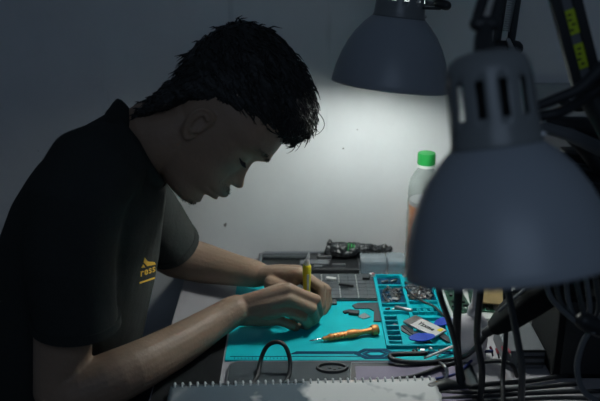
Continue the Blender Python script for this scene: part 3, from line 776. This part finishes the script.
# dark phone frame piece and small module on the work surface
fp = MB(); zz = MT + .0003
q1 = [G(*p, zz) for p in ((352, 306), (358, 303.5), (379, 303.5), (381.5, 318), (381, 322), (373.5, 322), (374, 311.5), (369, 309), (355, 309))]
fp.prism([(p.x, p.y) for p in q1], zz, zz + .002)
tag(fp.build('phone_bracket', M['dark'], smooth=False), 'dark grey bent phone bracket lying behind the orange screwdriver', 'phone part')
cm = thing('camera_module', G(355, 314, MT), 'small black phone module with a silver foil tail on the mat', 'phone part')
R1 = rz(-12); c_ = G(354, 314, MT)
MB().box(c_ + V((0, 0, .003)), (.019, .014, .006), rot=R1, bevel=.001).build('module', M['black'], cm, smooth=False)
MB().box(c_ + V((-.012, .006, .002)), (.016, .008, .004), rot=rz(30), bevel=.001).build('connector', M['dark'], cm, smooth=False)
c3 = G(364, 317, MT)
MB().prism([(c3.x - .012, c3.y), (c3.x + .002, c3.y + .014), (c3.x + .012, c3.y - .002), (c3.x - .002, c3.y - .010)], MT + .0005, MT + .0018).build('foil_tail', M['steel'], cm, smooth=False)
# orange screwdriver
s0, s1 = G(309, 338.5, MT + .010), G(378, 329, MT + .010)
s0.z = MT + .005; s1.z = MT + .0095
ax_s = (s1 - s0).normalized(); Ls = (s1 - s0).length
sd = thing('screwdriver', s0, 'orange metal precision screwdriver lying on the blue mat', 'screwdriver')
MB().lathe([(.0002, 0), (.0012, .004), (.0014, .010), (.0014, .034), (.001, .0345)], s0, ax_s, 12).build('bit', M['chrome'], sd)
hp = [(.0010, .024), (.0035, .026), (.0040, .034), (.0062, .037)]
for k in range(5): hp += [(.0066, .039 + k * .006), (.0066, .0425 + k * .006), (.0057, .0435 + k * .006), (.0057, .0445 + k * .006)]
hp += [(.0078, .072), (.0080, .082), (.0066, .088), (.0050, .094), (.0048, .102), (.0060, Ls - .010), (.0006, Ls - .009)]
MB().lathe(hp, s0, ax_s, 24).build('handle', M['copper'], sd)
MB().lathe([(.0006, Ls - .012), (.0085, Ls - .012), (.0095, Ls - .009), (.0095, Ls - .002), (.0080, Ls), (.0006, Ls)], s0, ax_s, 24).build('end_cap', M['copper'], sd)
# yellow knife in the hands, blade up
k0, k1 = P(306.5, 318, 1.352), P(307, 254, 1.348)
kf = thing('hobby_knife', k0, 'yellow handled hobby knife held upright between the hands', 'knife')
ak = (k1 - k0).normalized(); Lk = (k1 - k0).length
MB().tube([k0 + ak * .01, k0 + ak * (Lk * .80)], [.0050, .0078], n=16).build('handle', M['yellow'], kf)
MB().box(k0 + ak * (Lk * .60) + V((.002, -.0083, 0)), (.004, .001, .03)).build('label_strip', M['white'], kf)
bl = MB(); b0 = k0 + ak * (Lk * .80)
bl.tube([b0, b0 + ak * .012], [.0058, .0050], n=12); bl.build('collar', M['frost'], kf)
bl = MB(); uu_ = V((1, 0, 0)); b1 = b0 + ak * .012
pa = [b1 - uu_ * .004, b1 + uu_ * .004, b1 + ak * .008 + uu_ * .0055, b1 + ak * .020 + uu_ * .0040]
fr1 = [bl.bm.verts.new(p + V((0, -.0006, 0))) for p in pa]; bk1 = [bl.bm.verts.new(p + V((0, .0006, 0))) for p in pa]
bl.bm.faces.new(fr1); bl.bm.faces.new(list(reversed(bk1)))
for i in range(4): bl.bm.faces.new((fr1[i], bk1[i], bk1[(i + 1) % 4], fr1[(i + 1) % 4]))
bl.build('blade', M['chrome'], kf, smooth=False)

# ------------------------------------------------------------------ behind the mat
kx0, kx1, ky0, ky1 = -.01, .148, 1.425, 1.536
kb = thing('keyboard', ((kx0 + kx1) / 2, (ky0 + ky1) / 2, MT), 'grey laptop keyboard module lying on the back of the mat', 'keyboard')
MB().box(((kx0 + kx1) / 2, (ky0 + ky1) / 2, MT + .002), (kx1 - kx0, ky1 - ky0, .004), bevel=.0008).build('backing_plate', M['dark'], kb, smooth=False)
MB().box((.045, ky0 - .007, MT + .002), (.05, .018, .004), bevel=.0008).build('corner_tab', M['dark'], kb, smooth=False)
kk = MB()
for i in range(9):
    for j in range(7):
        if (i, j) in ((2, 3), (5, 2)): continue
        kk.box((kx0 + .010 + i * .0173, ky0 + .009 + j * .0155, MT + .005), (.0162, .0146, .003))
kk.build('keys', M['key'], kb, smooth=False)
for i in (3, 5, 7):
    kw = MB()
    for j in range(14): kw.box((kx0 + .0013 + i * .0173, ky0 + .006 + j * .0074, MT + .0067), (.0022, .0032, .0008))
    kw.build('rivet_row', M['white'], kb, smooth=False)
for k, (px, py, sx, sy, m_, lb) in enumerate(((331, 280, .020, .008, 'white', 'small white framed connector at the left rear of the keyboard'), (366, 279, .014, .010, 'black', 'black chip resting on the keyboard beside the red piece'), (372, 276, .010, .010, 'white', 'small white part with a red corner by the clear box'),
                                    (345, 286, .024, .006, 'black', 'black flat cable piece across the keyboard'), (352, 287, .006, .006, 'black', 'tiny black key cap left on the keyboard'))):
    c_ = G(px, py, MT + .0065)
    o = MB().box(c_ + V((0, 0, .003)), (sx, sy, .005), rot=rz(15 * (k % 3 - 1)), bevel=.0008).build('small_part', M[m_], smooth=False)
    tag(o, lb, 'electronic part')
    if k == 2: MB().box(c_ + V((.002, -.002, .0062)), (.006, .005, .001)).build('red_corner', M['red'], o, smooth=False)
# gutted laptop chassis against the wall
lc = thing('laptop_chassis', (.018, 1.585, TZ), 'black gutted laptop chassis lying along the wall behind the mat', 'laptop')
cx0, cx1, cy0, cy1 = -.088, .122, 1.545, 1.630
MB().box(((cx0 + cx1) / 2, (cy0 + cy1) / 2, TZ + .007), (cx1 - cx0, cy1 - cy0, .014), bevel=.004).build('base_shell', M['black'], lc, smooth=False)
rim = MB(); z_ = TZ + .016
rim.tube([V((cx0 + .004, cy0 + .006, z_)), V((cx0 + .006, cy1 - .014, z_)), V((cx0 + .014, cy1 - .004, z_)), V((cx1, cy1 - .004, z_))], .0032, n=8); rim.build('rim', M['edge'], lc)
MB().box((-.03, 1.604, TZ + .017), (.095, .020, .007), bevel=.003).build('speaker_bar', M['dark'], lc, smooth=False)
MB().box((.030, 1.572, TZ + .0165), (.060, .020, .006), bevel=.001).build('circuit_strip', M['grey'], lc, smooth=False)
MB().box((.052, 1.600, TZ + .018), (.030, .014, .008), bevel=.002).build('hinge_bracket', M['steel'], lc, smooth=False)
MB().box((.052, 1.600, TZ + .0225), (.018, .007, .001)).build('bracket_slot', M['black'], lc, smooth=False)
MB().box((.080, 1.560, TZ + .0165), (.028, .006, .006), bevel=.001).build('silver_strip', M['steel'], lc, smooth=False)
for k in range(5):
    MB().box((-.075 + k * .028, 1.556, TZ + .0155), (.017, .010, .004), bevel=.0008).build('chip', M['dark'] if k % 2 else M['grey'], lc, smooth=False)
# crumpled black pouch on the chassis
pc = MB(); pts = [V((.062, 1.607, TZ + .028)), V((.080, 1.607, TZ + .030)), V((.115, 1.607, TZ + .030)), V((.150, 1.610, TZ + .029)), V((.188, 1.612, TZ + .029))]
pc.tube(spline(pts, 6), [float(x) for x in np.interp(np.linspace(0, 1, 25), [0, .1, .4, .7, 1], [.010, .0155, .0165, .0135, .008])], n=20)
pc.tube([V((.066, 1.61, TZ + .030)), V((.061, 1.61, TZ + .049))], [.008, .003], n=8)
pm = remesh(pc.bm, .002, 1, .5)
for v, p, nv in nverts(pm): v.co = p + nv * (.005 * noise.noise(p * 70) + .003 * noise.noise(p * 180))
po = mesh_object('plastic_pouch', pm, M['black'], angle=25); tag(po, 'crumpled black plastic pouch with green stripes on the laptop chassis', 'pouch')
gs = MB()
for k in range(5): gs.tube([V((.088 + k * .006, 1.594, TZ + .030)), V((.089 + k * .006, 1.597, TZ + .0405)), V((.090 + k * .006, 1.606, TZ + .0445))], .0017, n=5)
gs.build('green_stripes', M['green'], po)
# clear plastic boxes
def clear_box(x0, x1, y0, y1, h, label):
    t = thing('clear_box', ((x0 + x1) / 2, (y0 + y1) / 2, TZ), label, 'box', 'clear plastic boxes by the wall')
    b = MB(); cx, cy = (x0 + x1) / 2, (y0 + y1) / 2; w = .0016
    b.box((cx, cy, TZ + w / 2 + .0002), (x1 - x0, y1 - y0, w))
    for yy in (y0, y1): b.box((cx, yy, TZ + h / 2), (x1 - x0, w, h))
    for xx in (x0, x1): b.box((xx, cy, TZ + h / 2), (w, y1 - y0, h))
    b.build('box_body', M['box'], t, smooth=False)
    l = MB(); l.box((cx, cy, TZ + h + .001), (x1 - x0 + .003, y1 - y0 + .003, .002), bevel=.0007)
    l.tube([V((x0 - .001, y0 - .0015, TZ + h - .004)), V((x1 + .001, y0 - .0015, TZ + h - .004))], .0012, n=6)
    l.build('lid', M['box'], t, smooth=False)
    MB().box((cx, y0 - .003, TZ + h - .006), (.010, .003, .007), bevel=.0008).build('latch', M['box'], t, smooth=False)
clear_box(.126, .176, 1.548, 1.590, .028, 'frosted clear plastic parts box beside the laptop chassis')
clear_box(.181, .214, 1.545, 1.590, .030, 'narrow clear plastic box between the parts box and the drink bottle')
# drink bottle
bc = P(426.5, 158, 1.575); bb = V((bc.x, 1.575, TZ)); hb_ = P(426.5, 152.5, 1.575).z - TZ
bt2 = thing('drink_bottle', bb, 'clear plastic bottle of orange drink with a green cap by the wall', 'bottle')
R_ = .0335
prof = [(.001, .004), (.024, .002), (.031, .004), (R_, .012), (R_, .03), (R_ - .002, .035), (R_, .04)]
for k in range(3): prof += [(R_, .06 + k * .035), (R_ - .0022, .065 + k * .035), (R_, .07 + k * .035)]
prof += [(R_, hb_ - .100), (R_ - .0015, hb_ - .094), (R_, hb_ - .088), (R_ - .001, hb_ - .072), (.029, hb_ - .056), (.022, hb_ - .042), (.0150, hb_ - .032), (.0145, hb_ - .022)]
MB().lathe(prof, bb, V((0, 0, 1)), 40).build('bottle_body', M['clear'], bt2, solid=.0008)
dh = P(426, 204, 1.575).z - TZ
MB().lathe([(.001, .006), (R_ - .004, .006), (R_ - .0035, .02), (R_ - .0035, dh - .004), (R_ - .0035, dh), (.001, dh)], bb, V((0, 0, 1)), 40).build('drink', M['juice'], bt2)
MB().lathe([(.001, dh + .0002), (R_ - .004, dh + .0002), (R_ - .004, dh + .010), (.001, dh + .0102)], bb, V((0, 0, 1)), 32).build('foam', M['frost'], bt2)
MB().lathe([(.0150, hb_ - .029), (.0178, hb_ - .029), (.0178, hb_ - .0235), (.0150, hb_ - .0235)], bb, V((0, 0, 1)), 32).build('neck_ring', M['white'], bt2)
cap = MB(); N = 60; rr = [[], [], [], []]
for i in range(N):
    t_ = 2 * PI * i / N; r_ = .0172 + (.0006 if i % 2 else 0)
    for j, (k_, h_) in enumerate(((1, hb_ - .0232), (1, hb_ - .003), (.94, hb_ - .0005), (.02, hb_))): rr[j].append(cap.bm.verts.new(bb + V((math.cos(t_) * r_ * k_, math.sin(t_) * r_ * k_, h_))))
cap.skin(rr); cap.build('cap', M['green'], bt2)

# ------------------------------------------------------------------ front: device panel, notebook, cables
dv = thing('tablet_shell', G(345, 372), 'dark grey device shell with rounded corners lying in front of the mat', 'device')
dx0, dx1, dy0, dy1, dr = -.118, .285, 1.06, 1.205, .018
def rrect(x0, x1, y0, y1, r, n=6):
    out = []
    for cx, cy, a0 in ((x1 - r, y1 - r, 0), (x0 + r, y1 - r, 90), (x0 + r, y0 + r, 180), (x1 - r, y0 + r, 270)):
        for i in range(n + 1): a = math.radians(a0 + 90 * i / n); out.append((cx + r * math.cos(a), cy + r * math.sin(a)))
    return out
MB().prism(rrect(dx0, dx1, dy0, dy1, dr), TZ + .0002, TZ + .006).build('shell', M['shell'], dv, smooth=False)
ed = [V((x, y, TZ + .006)) for x, y in rrect(dx0 + .001, dx1 - .001, dy0 + .001, dy1 - .001, dr)]
MB().tube(ed + ed[:1], .0011, n=6).build('metal_edge', M['edge'], dv)
ov = [V((.0525 + .0235 * math.cos(k * PI / 16), 1.1825 + .0130 * math.sin(k * PI / 16), TZ + .0068)) for k in range(33)]
MB().tube(ov, .0034, n=6).build('oval_ring', M['black'], dv)
oc = MB()
for k in range(4): oc.box((.041 + k * .0078, 1.1825 + (.002 if k % 2 else -.002), TZ + .0066), (.005, .006, .0012), bevel=.0004)
oc.build('oval_symbol', M['black'], dv, smooth=False)
fx0, fx1, fy1 = .081, .270, 1.196
MB().prism(rrect(fx0, fx1, 1.075, fy1, .006, 3), TZ + .006, TZ + .0075).build('screen_frame', M['black'], dv, smooth=False)
MB().prism(rrect(fx0 + .009, fx1 - .006, 1.082, fy1 - .010, .003, 3), TZ + .0075, TZ + .0080).build('screen', M['lilac'], dv, smooth=False)
fe = [V((fx0 - .001, 1.10, TZ + .0075)), V((fx0 - .001, 1.16, TZ + .0075)), V((fx0 + .004, fy1 + .0005, TZ + .0075)), V((fx1, fy1 + .001, TZ + .0075))]
MB().tube(fe, .0012, n=6).build('frame_edge', M['edge'], dv)
# spiral notebook
ZN = TZ + .0085
q = [G(170, 384, ZN + .008), G(434, 377, ZN + .008)]
nx0, nx1, nyt = q[0].x, q[1].x, (q[0].y + q[1].y) / 2
nbk = thing('spiral_notebook', ((nx0 + nx1) / 2, nyt - .09, ZN), 'spiral notebook with a glossy mottled cover in front of the tablet shell', 'notebook')
angn = math.atan2(q[1].y - q[0].y, q[1].x - q[0].x); Rn = Matrix.Rotation(angn, 3, 'Z'); nc = (q[0] + q[1]) / 2; nL = (q[1] - q[0]).length
def NP(x, y, z): r = Rn @ V((x, y, 0)); return V((nc.x + r.x, nc.y + r.y, ZN + z))
nH = .17
MB().box(NP(0, -nH / 2 - .004, .003), (nL - .004, nH, .006), rot=Rn).build('pages', M['paper'], nbk, smooth=False)
cv = MB(); gx, gy = 60, 30; vv = []
for i in range(gx + 1):
    col_ = []
    for j in range(gy + 1):
        x, y = -nL / 2 + nL * i / gx, -.002 - nH * j / gy
        x += .004 * noise.noise(V((j * .4, 7, i > gx / 2))) if i in (0, gx) else 0
        col_.append(cv.bm.verts.new(NP(x, y, .0075 + .0012 * noise.noise(V((x * 14, y * 12, 3))) + .0008 * max(0, i / gx - .9) * 10)))
    vv.append(col_)
for i in range(gx):
    for j in range(gy): cv.bm.faces.new((vv[i][j], vv[i + 1][j], vv[i + 1][j + 1], vv[i][j + 1]))
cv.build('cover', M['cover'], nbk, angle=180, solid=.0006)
nr = 35
for k in range(nr):
    x = -nL / 2 + .008 + (nL - .016) * k / (nr - 1)
    pts = [NP(x + (.0012 if i > 6 else 0), -.004 + .0052 * math.cos(a_), max(.0012, .0052 + .0058 * math.sin(a_))) for i, a_ in enumerate([PI * 2 * s_ / 12 for s_ in range(13)])]
    MB().tube(pts, .0017, n=6).build('coil_loop', M['silverlabel'], nbk)
# black cable arch standing up from under the notebook
za = TZ + .010
cable('black_cable', [G(252, 384, za), G(257, 376, za), P(262, 356, 1.185), P(268, 345.5, 1.19), P(277, 342, 1.19), P(285, 346, 1.185), P(290, 360, 1.175), G(289, 375, za), G(284, 384, za)], .0036, M['matte'], 'short black cable arching up behind the spiral notebook')

# ------------------------------------------------------------------ right side of the table
tr_ = thing('parts_tray', G(470, 306), 'white shallow tray holding circuit boards behind the squeeze bottle', 'tray')
wx0, wx1, wy0, wy1 = .276, .415, 1.335, 1.50
w_ = MB(); w_.box(((wx0 + wx1) / 2, (wy0 + wy1) / 2, TZ + .0015), (wx1 - wx0, wy1 - wy0, .003))
for yy in (wy0, wy1): w_.box(((wx0 + wx1) / 2, yy, TZ + .008), (wx1 - wx0, .004, .016), bevel=.001)
for xx in (wx0, wx1): w_.box((xx, (wy0 + wy1) / 2, TZ + .008), (.004, wy1 - wy0, .016), bevel=.001)
w_.build('tray_body', M['white'], tr_, smooth=False)
for k, (x, y, sx, sy, a_) in enumerate(((.300, 1.425, .038, .10, 4), (.345, 1.425, .042, .09, -6))):
    b = thing('circuit_board', (x, y, TZ + .003), ['green circuit board at the left side of the white tray', 'green circuit board in the middle of the white tray'][k], 'circuit board', 'circuit boards in the white tray')
    MB().box((x, y, TZ + .005), (sx, sy, .002), rot=rz(a_)).build('board', M['pcb'], b, smooth=False)
    ch = MB(); cg = MB()
    for q in range(16):
        (ch if q % 3 else cg).box(V((x, y, TZ + .0075)) + rz(a_) @ V((random.uniform(-.4, .4) * sx, random.uniform(-.42, .42) * sy, 0)), (random.uniform(.003, .010), random.uniform(.003, .008), .003))
    ch.build('chips', M['black'], b, smooth=False); cg.build('solder_parts', M['silverlabel'], b, smooth=False)['kind'] = 'stuff'
pa_ = G(494, 297, TZ + .012)
tag(MB().box((pa_.x, pa_.y, TZ + .0185), (.05, .085, .003), rot=rz(-14), bevel=.0005).build('brown_card', M['brown'], smooth=False), 'brown cardboard piece resting on the right edge of the tray', 'card')
pl = MB(); c_ = G(488, 325); pl.box((c_.x, c_.y - .003, TZ + .001), (.062, .038, .0015), rot=rz(3))
plo = tag(pl.build('paper_slip', M['paper'], smooth=False), 'white printed paper slip on the table behind the cables', 'paper')
ln = MB()
for r in range(4):
    x = c_.x - .024
    while x < c_.x + .024:
        l_ = random.uniform(.004, .010); ln.box((x + l_ / 2, c_.y + .010 - r * .007, TZ + .0019), (l_, .0026, .0003)); x += l_ + .003
ln.build('printed_lines', M['ink'], plo, smooth=False)
# squeeze bottle
sq = G(470, 357); sqo = thing('squeeze_bottle', sq, 'frosted squeeze bottle with a nozzle standing right of the mat', 'bottle')
sq0 = V((sq.x, sq.y, TZ))
MB().lathe([(.001, .001), (.024, .001), (.0265, .004), (.0265, .058), (.0255, .066), (.020, .074), (.012, .078), (.0095, .083)], sq0, V((0, 0, 1)), 36).build('bottle_body', M['frost'], sqo)
MB().lathe([(.0095, .080), (.0105, .082), (.0100, .094), (.0075, .098), (.0055, .102), (.0040, .124), (.0026, .136), (.0005, .1365)], sq0, V((0, 0, 1)), 24).build('nozzle', M['frost'], sqo)
# grey bench device with sockets
gx0, gx1, gy0, gy1, gh = .338, .402, 1.19, 1.285, .034
gd = thing('bench_device', ((gx0 + gx1) / 2, (gy0 + gy1) / 2, TZ), 'low grey bench device with red plugs beside the black upright case', 'device')
MB().box(((gx0 + gx1) / 2, (gy0 + gy1) / 2, TZ + gh / 2), (gx1 - gx0, gy1 - gy0, gh), bevel=.003).build('case', M['grey'], gd, smooth=False)
for k in range(3): MB().box(((gx0 + gx1) / 2 + .01, gy0 - .0005, TZ + .010 + k * .012), (.045, .002, .004)).build('vent_slot', M['black'], gd, smooth=False)
for k in range(4):
    px, py = 492 + k * 6, 351 + (k % 2) * 2; c_ = P(px, py, 1.186)
    o = thing('banana_plug', c_, 'red banana plug, ' + ['nearest the squeeze bottle', 'second from the squeeze bottle', 'third from the squeeze bottle', 'farthest from the squeeze bottle'][k] + ', in front of the bench device', 'plug', 'red plugs on the bench device')
    MB().tube([c_ + V((0, .012, 0)), c_], [.0020, .0024], n=10).build('plug_body', M['red'], o); MB().tube([c_, c_ + V((0, -.008, -.004))], [.0018, .0014], n=8).build('boot', M['black'], o)
# black upright case at right
bxo = thing('equipment_case', (.50, 1.28, TZ), 'tall black equipment case standing at the right under the front lamp', 'case')
MB().box((.452, 1.23, TZ + .075), (.09, .14, .15), bevel=.004).build('case_body', M['pad'], bxo, smooth=False)
MB().box((.452, 1.1585, TZ + .075), (.070, .003, .13), bevel=.002).build('front_panel', M['matte'], bxo, smooth=False)
tag(MB().box((.575, 1.22, TZ + .09), (.13, .30, .18), bevel=.006).build('power_supply', M['matte'], smooth=False), 'black power supply box at the right edge beside the equipment case', 'power supply')
# black handpiece leaning diagonally
hp_ = thing('hot_air_handpiece', P(500, 322, 1.12), 'black angled handpiece leaning under the front lamp among the cables', 'handpiece')
MB().tube([P(560, 281, 1.12), P(528, 301, 1.12), P(508, 317, 1.12), P(496, 326, 1.12)], [(.030, .022), (.030, .022), (.024, .018), (.015, .012)], n=20, ex=3).build('grip', M['pad'], hp_)
MB().tube([P(497, 326, 1.12), P(486, 333, 1.12)], [(.010, .010), (.007, .007)], n=14).build('nozzle', M['matte'], hp_)
MB().tube([P(499, 311, 1.095), P(524, 290, 1.095)], .0022, n=8).build('ridge', M['grey'], hp_)
MB().box((P(560, 281, 1.12) + V((.04, .08, -.03))), (.09, .02, .02), rot=rz(60)).build('holder_arm', M['black'], hp_)
cable('black_cable', [P(488, 331, 1.12), P(478, 345, 1.13), G(463, 357, TZ + .012), G(435, 362, TZ + .010), G(412, 362.5, TZ + .013), G(395, 360, TZ + .016), G(390, 356.5, TZ + .016), G(396, 354.5, TZ + .016), G(425, 353.5, TZ + .018)], .0042, M['matte'], 'thick black cord from the handpiece curling onto the mat corner')
cable('black_cable', [G(455, 363, TZ + .008), G(438, 368, TZ + .012), G(415, 376, TZ + .012), G(396, 379, TZ + .012)], .0034, M['matte'], 'black cable crossing the tablet shell right of its screen')
cable('blue_cable', [G(414, 382, TZ + .014), G(436, 379, TZ + .009), G(458, 373, TZ + .008), G(470, 362, TZ + .008), G(482, 353, TZ + .010), P(492, 351, 1.178)], .0026, M['navy'], 'thin blue cable running to the red plugs')
cable('metal_lead', [G(440, 363, TZ + .012), P(444, 366, 1.16), P(447, 372, 1.15), G(445, 381, TZ + .008)], .0030, M['steel'], 'short bent silver lead standing right of the notebook', 'lead')
o = MB().tube([G(430, 389, TZ + .010), G(447, 384, TZ + .010), G(470, 387, TZ + .008)], [(.011, .008), (.013, .009), (.004, .004)], n=14).build('cable_plug', M['black']); tag(o, 'black moulded cable plug beside the notebook corner', 'plug')
# cords that hang down behind the front lamp
def hang(pts, r, mat, label): cable('hanging_cable', pts, r, mat, label, 'cable', 'cables hanging behind the front lamp')
zt = TZ + .006
hang([P(582, 208, 1.236), P(560, 206, 1.170), P(520, 202, 1.090), P(470, 196, 1.07), P(442, 240, 1.06), P(438, 285, 1.08), P(449, 322, 1.10), P(457, 350, 1.12), G(463, 380, zt)], .0042, M['matte'], 'black cable hanging nearest the blue mat under the front lamp')
hang([P(591, 196, 1.236), P(560, 192, 1.205), P(520, 188, 1.135), P(474, 205, 1.10), P(461, 250, 1.10), P(458, 300, 1.105), P(457, 322, 1.118), P(457, 345, 1.143), G(461, 388, zt)], .0064, M['matte'], 'thick braided black cable hanging against the squeeze bottle, second from mat')
hang([P(600, 184, 1.236), P(560, 178, 1.185), P(520, 176, 1.105), P(490, 205, 1.08), P(482, 250, 1.05), P(481, 285, 1.05), P(477, 335, 1.07), P(482, 370, 1.07), G(480, 404, zt)], .0050, M['matte'], 'straight black cable hanging in front of the squeeze bottle')
hang([P(609, 172, 1.236), P(560, 164, 1.170), P(520, 164, 1.080), P(500, 200, 1.05), P(503, 250, 1.02), P(508, 290, 1.02), P(517, 337, 1.03), P(522, 370, 1.04), G(521, 406, zt)], .0052, M['dark'], 'grey black cable hanging in front of the handpiece')
hang([P(618, 160, 1.236), P(560, 154, 1.220), P(520, 158, 1.170), P(506, 205, 1.15), P(504, 250, 1.15), P(505, 290, 1.15), P(506, 335, 1.13), P(503, 372, 1.12), G(503, 406, zt)], .0036, M['matte'], 'thin black cable hanging behind the handpiece')
for k, (pts, lb) in enumerate((
    ([G(452, 390, zt), G(490, 384, zt + .003), G(530, 381, zt), G(570, 374, zt)], 'black cable lying across the table, rearmost of four at the bottom right'),
    ([G(440, 393, zt), G(480, 392, zt + .003), G(530, 388, zt), G(575, 384, zt + .002)], 'black cable lying across the table, second of four at the bottom right'),
    ([G(440, 399, zt), G(480, 396, zt + .003), G(540, 393, zt), G(600, 391, zt + .002)], 'black cable lying across the table, third of four at the bottom right'),
    ([G(430, 404, zt), G(490, 401, zt + .003), G(560, 398, zt), G(610, 400, zt + .002)], 'black cable lying across the table, foremost of four at the bottom right'))):
    cable('table_cable', pts, .0040 - .0003 * k, M['matte'], lb, 'cable', 'cables lying across the table')
cable('table_cable', [P(481, 362, 1.16), P(500, 361, 1.155), P(512, 365, 1.15), G(517, 376, zt)], .0034, M['matte'], 'short black cable bending down in front of the bench device')
# cable bundle tied at the right edge
tie = P(592, 326, 1.0)
for k in range(7):
    x = 546 + k * 9; c0 = P(x, 262 - k * 2, 1.02 + .012 * (k % 3))
    c1 = P(x + 4 + k * .8, 296 + (k % 3) * 5, 1.0 + .012 * (k % 3))
    cable('bundled_cable', [c0, c1, tie.lerp(c1, .35) + V((0, .004 * (k % 3), -.010)), tie + V((.003 * (k % 3), .006 * (k % 4 - 1.5), .004 * (k // 3 - 1)))], .0036, M['dark'] if k % 2 else M['grey'],
          'grey cable of the tied bundle at right, ' + ['leftmost', 'second from left', 'third from left', 'middle', 'third from right', 'second from right', 'rightmost'][k] + ' of the seven', 'cable', 'tied cable bundle at the right edge')
tg = MB(); tg.tube([tie + V((-.012, 0, .008)), tie + V((.012, 0, -.004))], 0.013, n=16); tag(tg.build('cable_tie', M['black']), 'black tie wrapped around the bundle of grey cables at right', 'tie')
cable('looped_cable', [tie + V((-.004, 0, -.012)), P(582, 345, 1.0), P(577, 368, 1.0), P(583, 390, 1.0), P(600, 400, 1.0), P(618, 380, .955), P(608, 340, 1.0), tie + V((.012, 0, -.012))], .0042, M['grey'], 'grey cable loop hanging below the tied bundle')

# shelf and dark gear behind the front lamp at right
wb0 = P(529, 84, WY - .012)
struct(MB().box((wb0.x + .3, WY - .006, wb0.z - .2), (.6, .012, .4), bevel=.002).build('trim_1', M['board'], smooth=False))
gb = thing('support_bracket', (.60, 1.30, 1.1), 'black articulated bracket with cords behind the front lamp', 'bracket')
MB().tube(spline([P(538, 106, .94), P(556, 99, .94), P(580, 88, .94), P(604, 66, .94), P(640, 40, .94)]), [float(x) for x in np.linspace(.0055, .0085, 33)], n=12).build('bracket_arm', M['matte'], gb)
MB().tube(spline([P(536, 117, .955), P(560, 112, .955), P(585, 98, 1.0), P(612, 80, 1.0)]), .0065, n=12).build('bracket_arm', M['matte'], gb)
MB().tube([P(545, 128, 1.09), P(570, 135, 1.09), P(612, 154, 1.10), P(650, 172, 1.10)], [.008, .009, .011, .012], n=12).build('grey_arm', M['grey'], gb)
MB().tube([P(552, 122, 1.12), P(580, 128, 1.12), P(625, 132, 1.12)], [.008, .016, .018], n=14).build('pivot', M['matte'], gb)
MB().tube([P(640, 40, .94), P(640, 110, 1.02), P(625, 132, 1.12)], .009, n=12).build('bracket_arm', M['matte'], gb)
MB().tube([P(612, 80, .955), P(636, 60, .945)], .0065, n=12).build('bracket_arm', M['matte'], gb)
MB().tube([P(570, 134, 1.10), P(585, 150, 1.14), P(600, 172, 1.25)], .010, n=12).build('link', M['matte'], gb)
MB().box(P(600, 190, 1.26), (.14, .03, .14), bevel=.006).build('back_plate', M['matte'], gb, smooth=False)
MB().tube([P(600, 190, 1.28), V((P(600, 190, 1.28).x, 1.40, TZ + .02))], .016, n=12).build('post', M['black'], gb)
MB().box((P(600, 190, 1.28).x, 1.41, TZ + .011), (.10, .03, .022), bevel=.003).build('foot', M['black'], gb, smooth=False)
cable('hanging_cable', [P(560, 100, 1.2), P(580, 108, 1.18), P(604, 98, 1.16), P(640, 110, 1.16), P(760, 200, 1.08), V((.76, 1.03, TZ + .006))], .006, M['matte'], 'thick black cord draped beside the black bracket at the right edge', 'cable')

# ------------------------------------------------------------------ light
w = bpy.data.worlds.new('dim_room'); S.world = w; w.use_nodes = True
bg = w.node_tree.nodes['Background']; bg.inputs['Color'].default_value = (.50, .68, .92, 1); bg.inputs['Strength'].default_value = .050
ar = bpy.data.lights.new('added_fill', 'AREA'); ar.shape = 'RECTANGLE'; ar.size = .9; ar.size_y = .7; ar.energy = 1.85; ar.color = (.56, .73, 1.0)  # added bluish fill from behind the camera, its source unseen
aro = bpy.data.objects.new('added_fill', ar); C.objects.link(aro); aro.location = (.12, -.30, 1.9)
aro.rotation_euler = (V((.15, 1.2, 1.05)) - aro.location).to_track_quat('-Z', 'Y').to_euler()
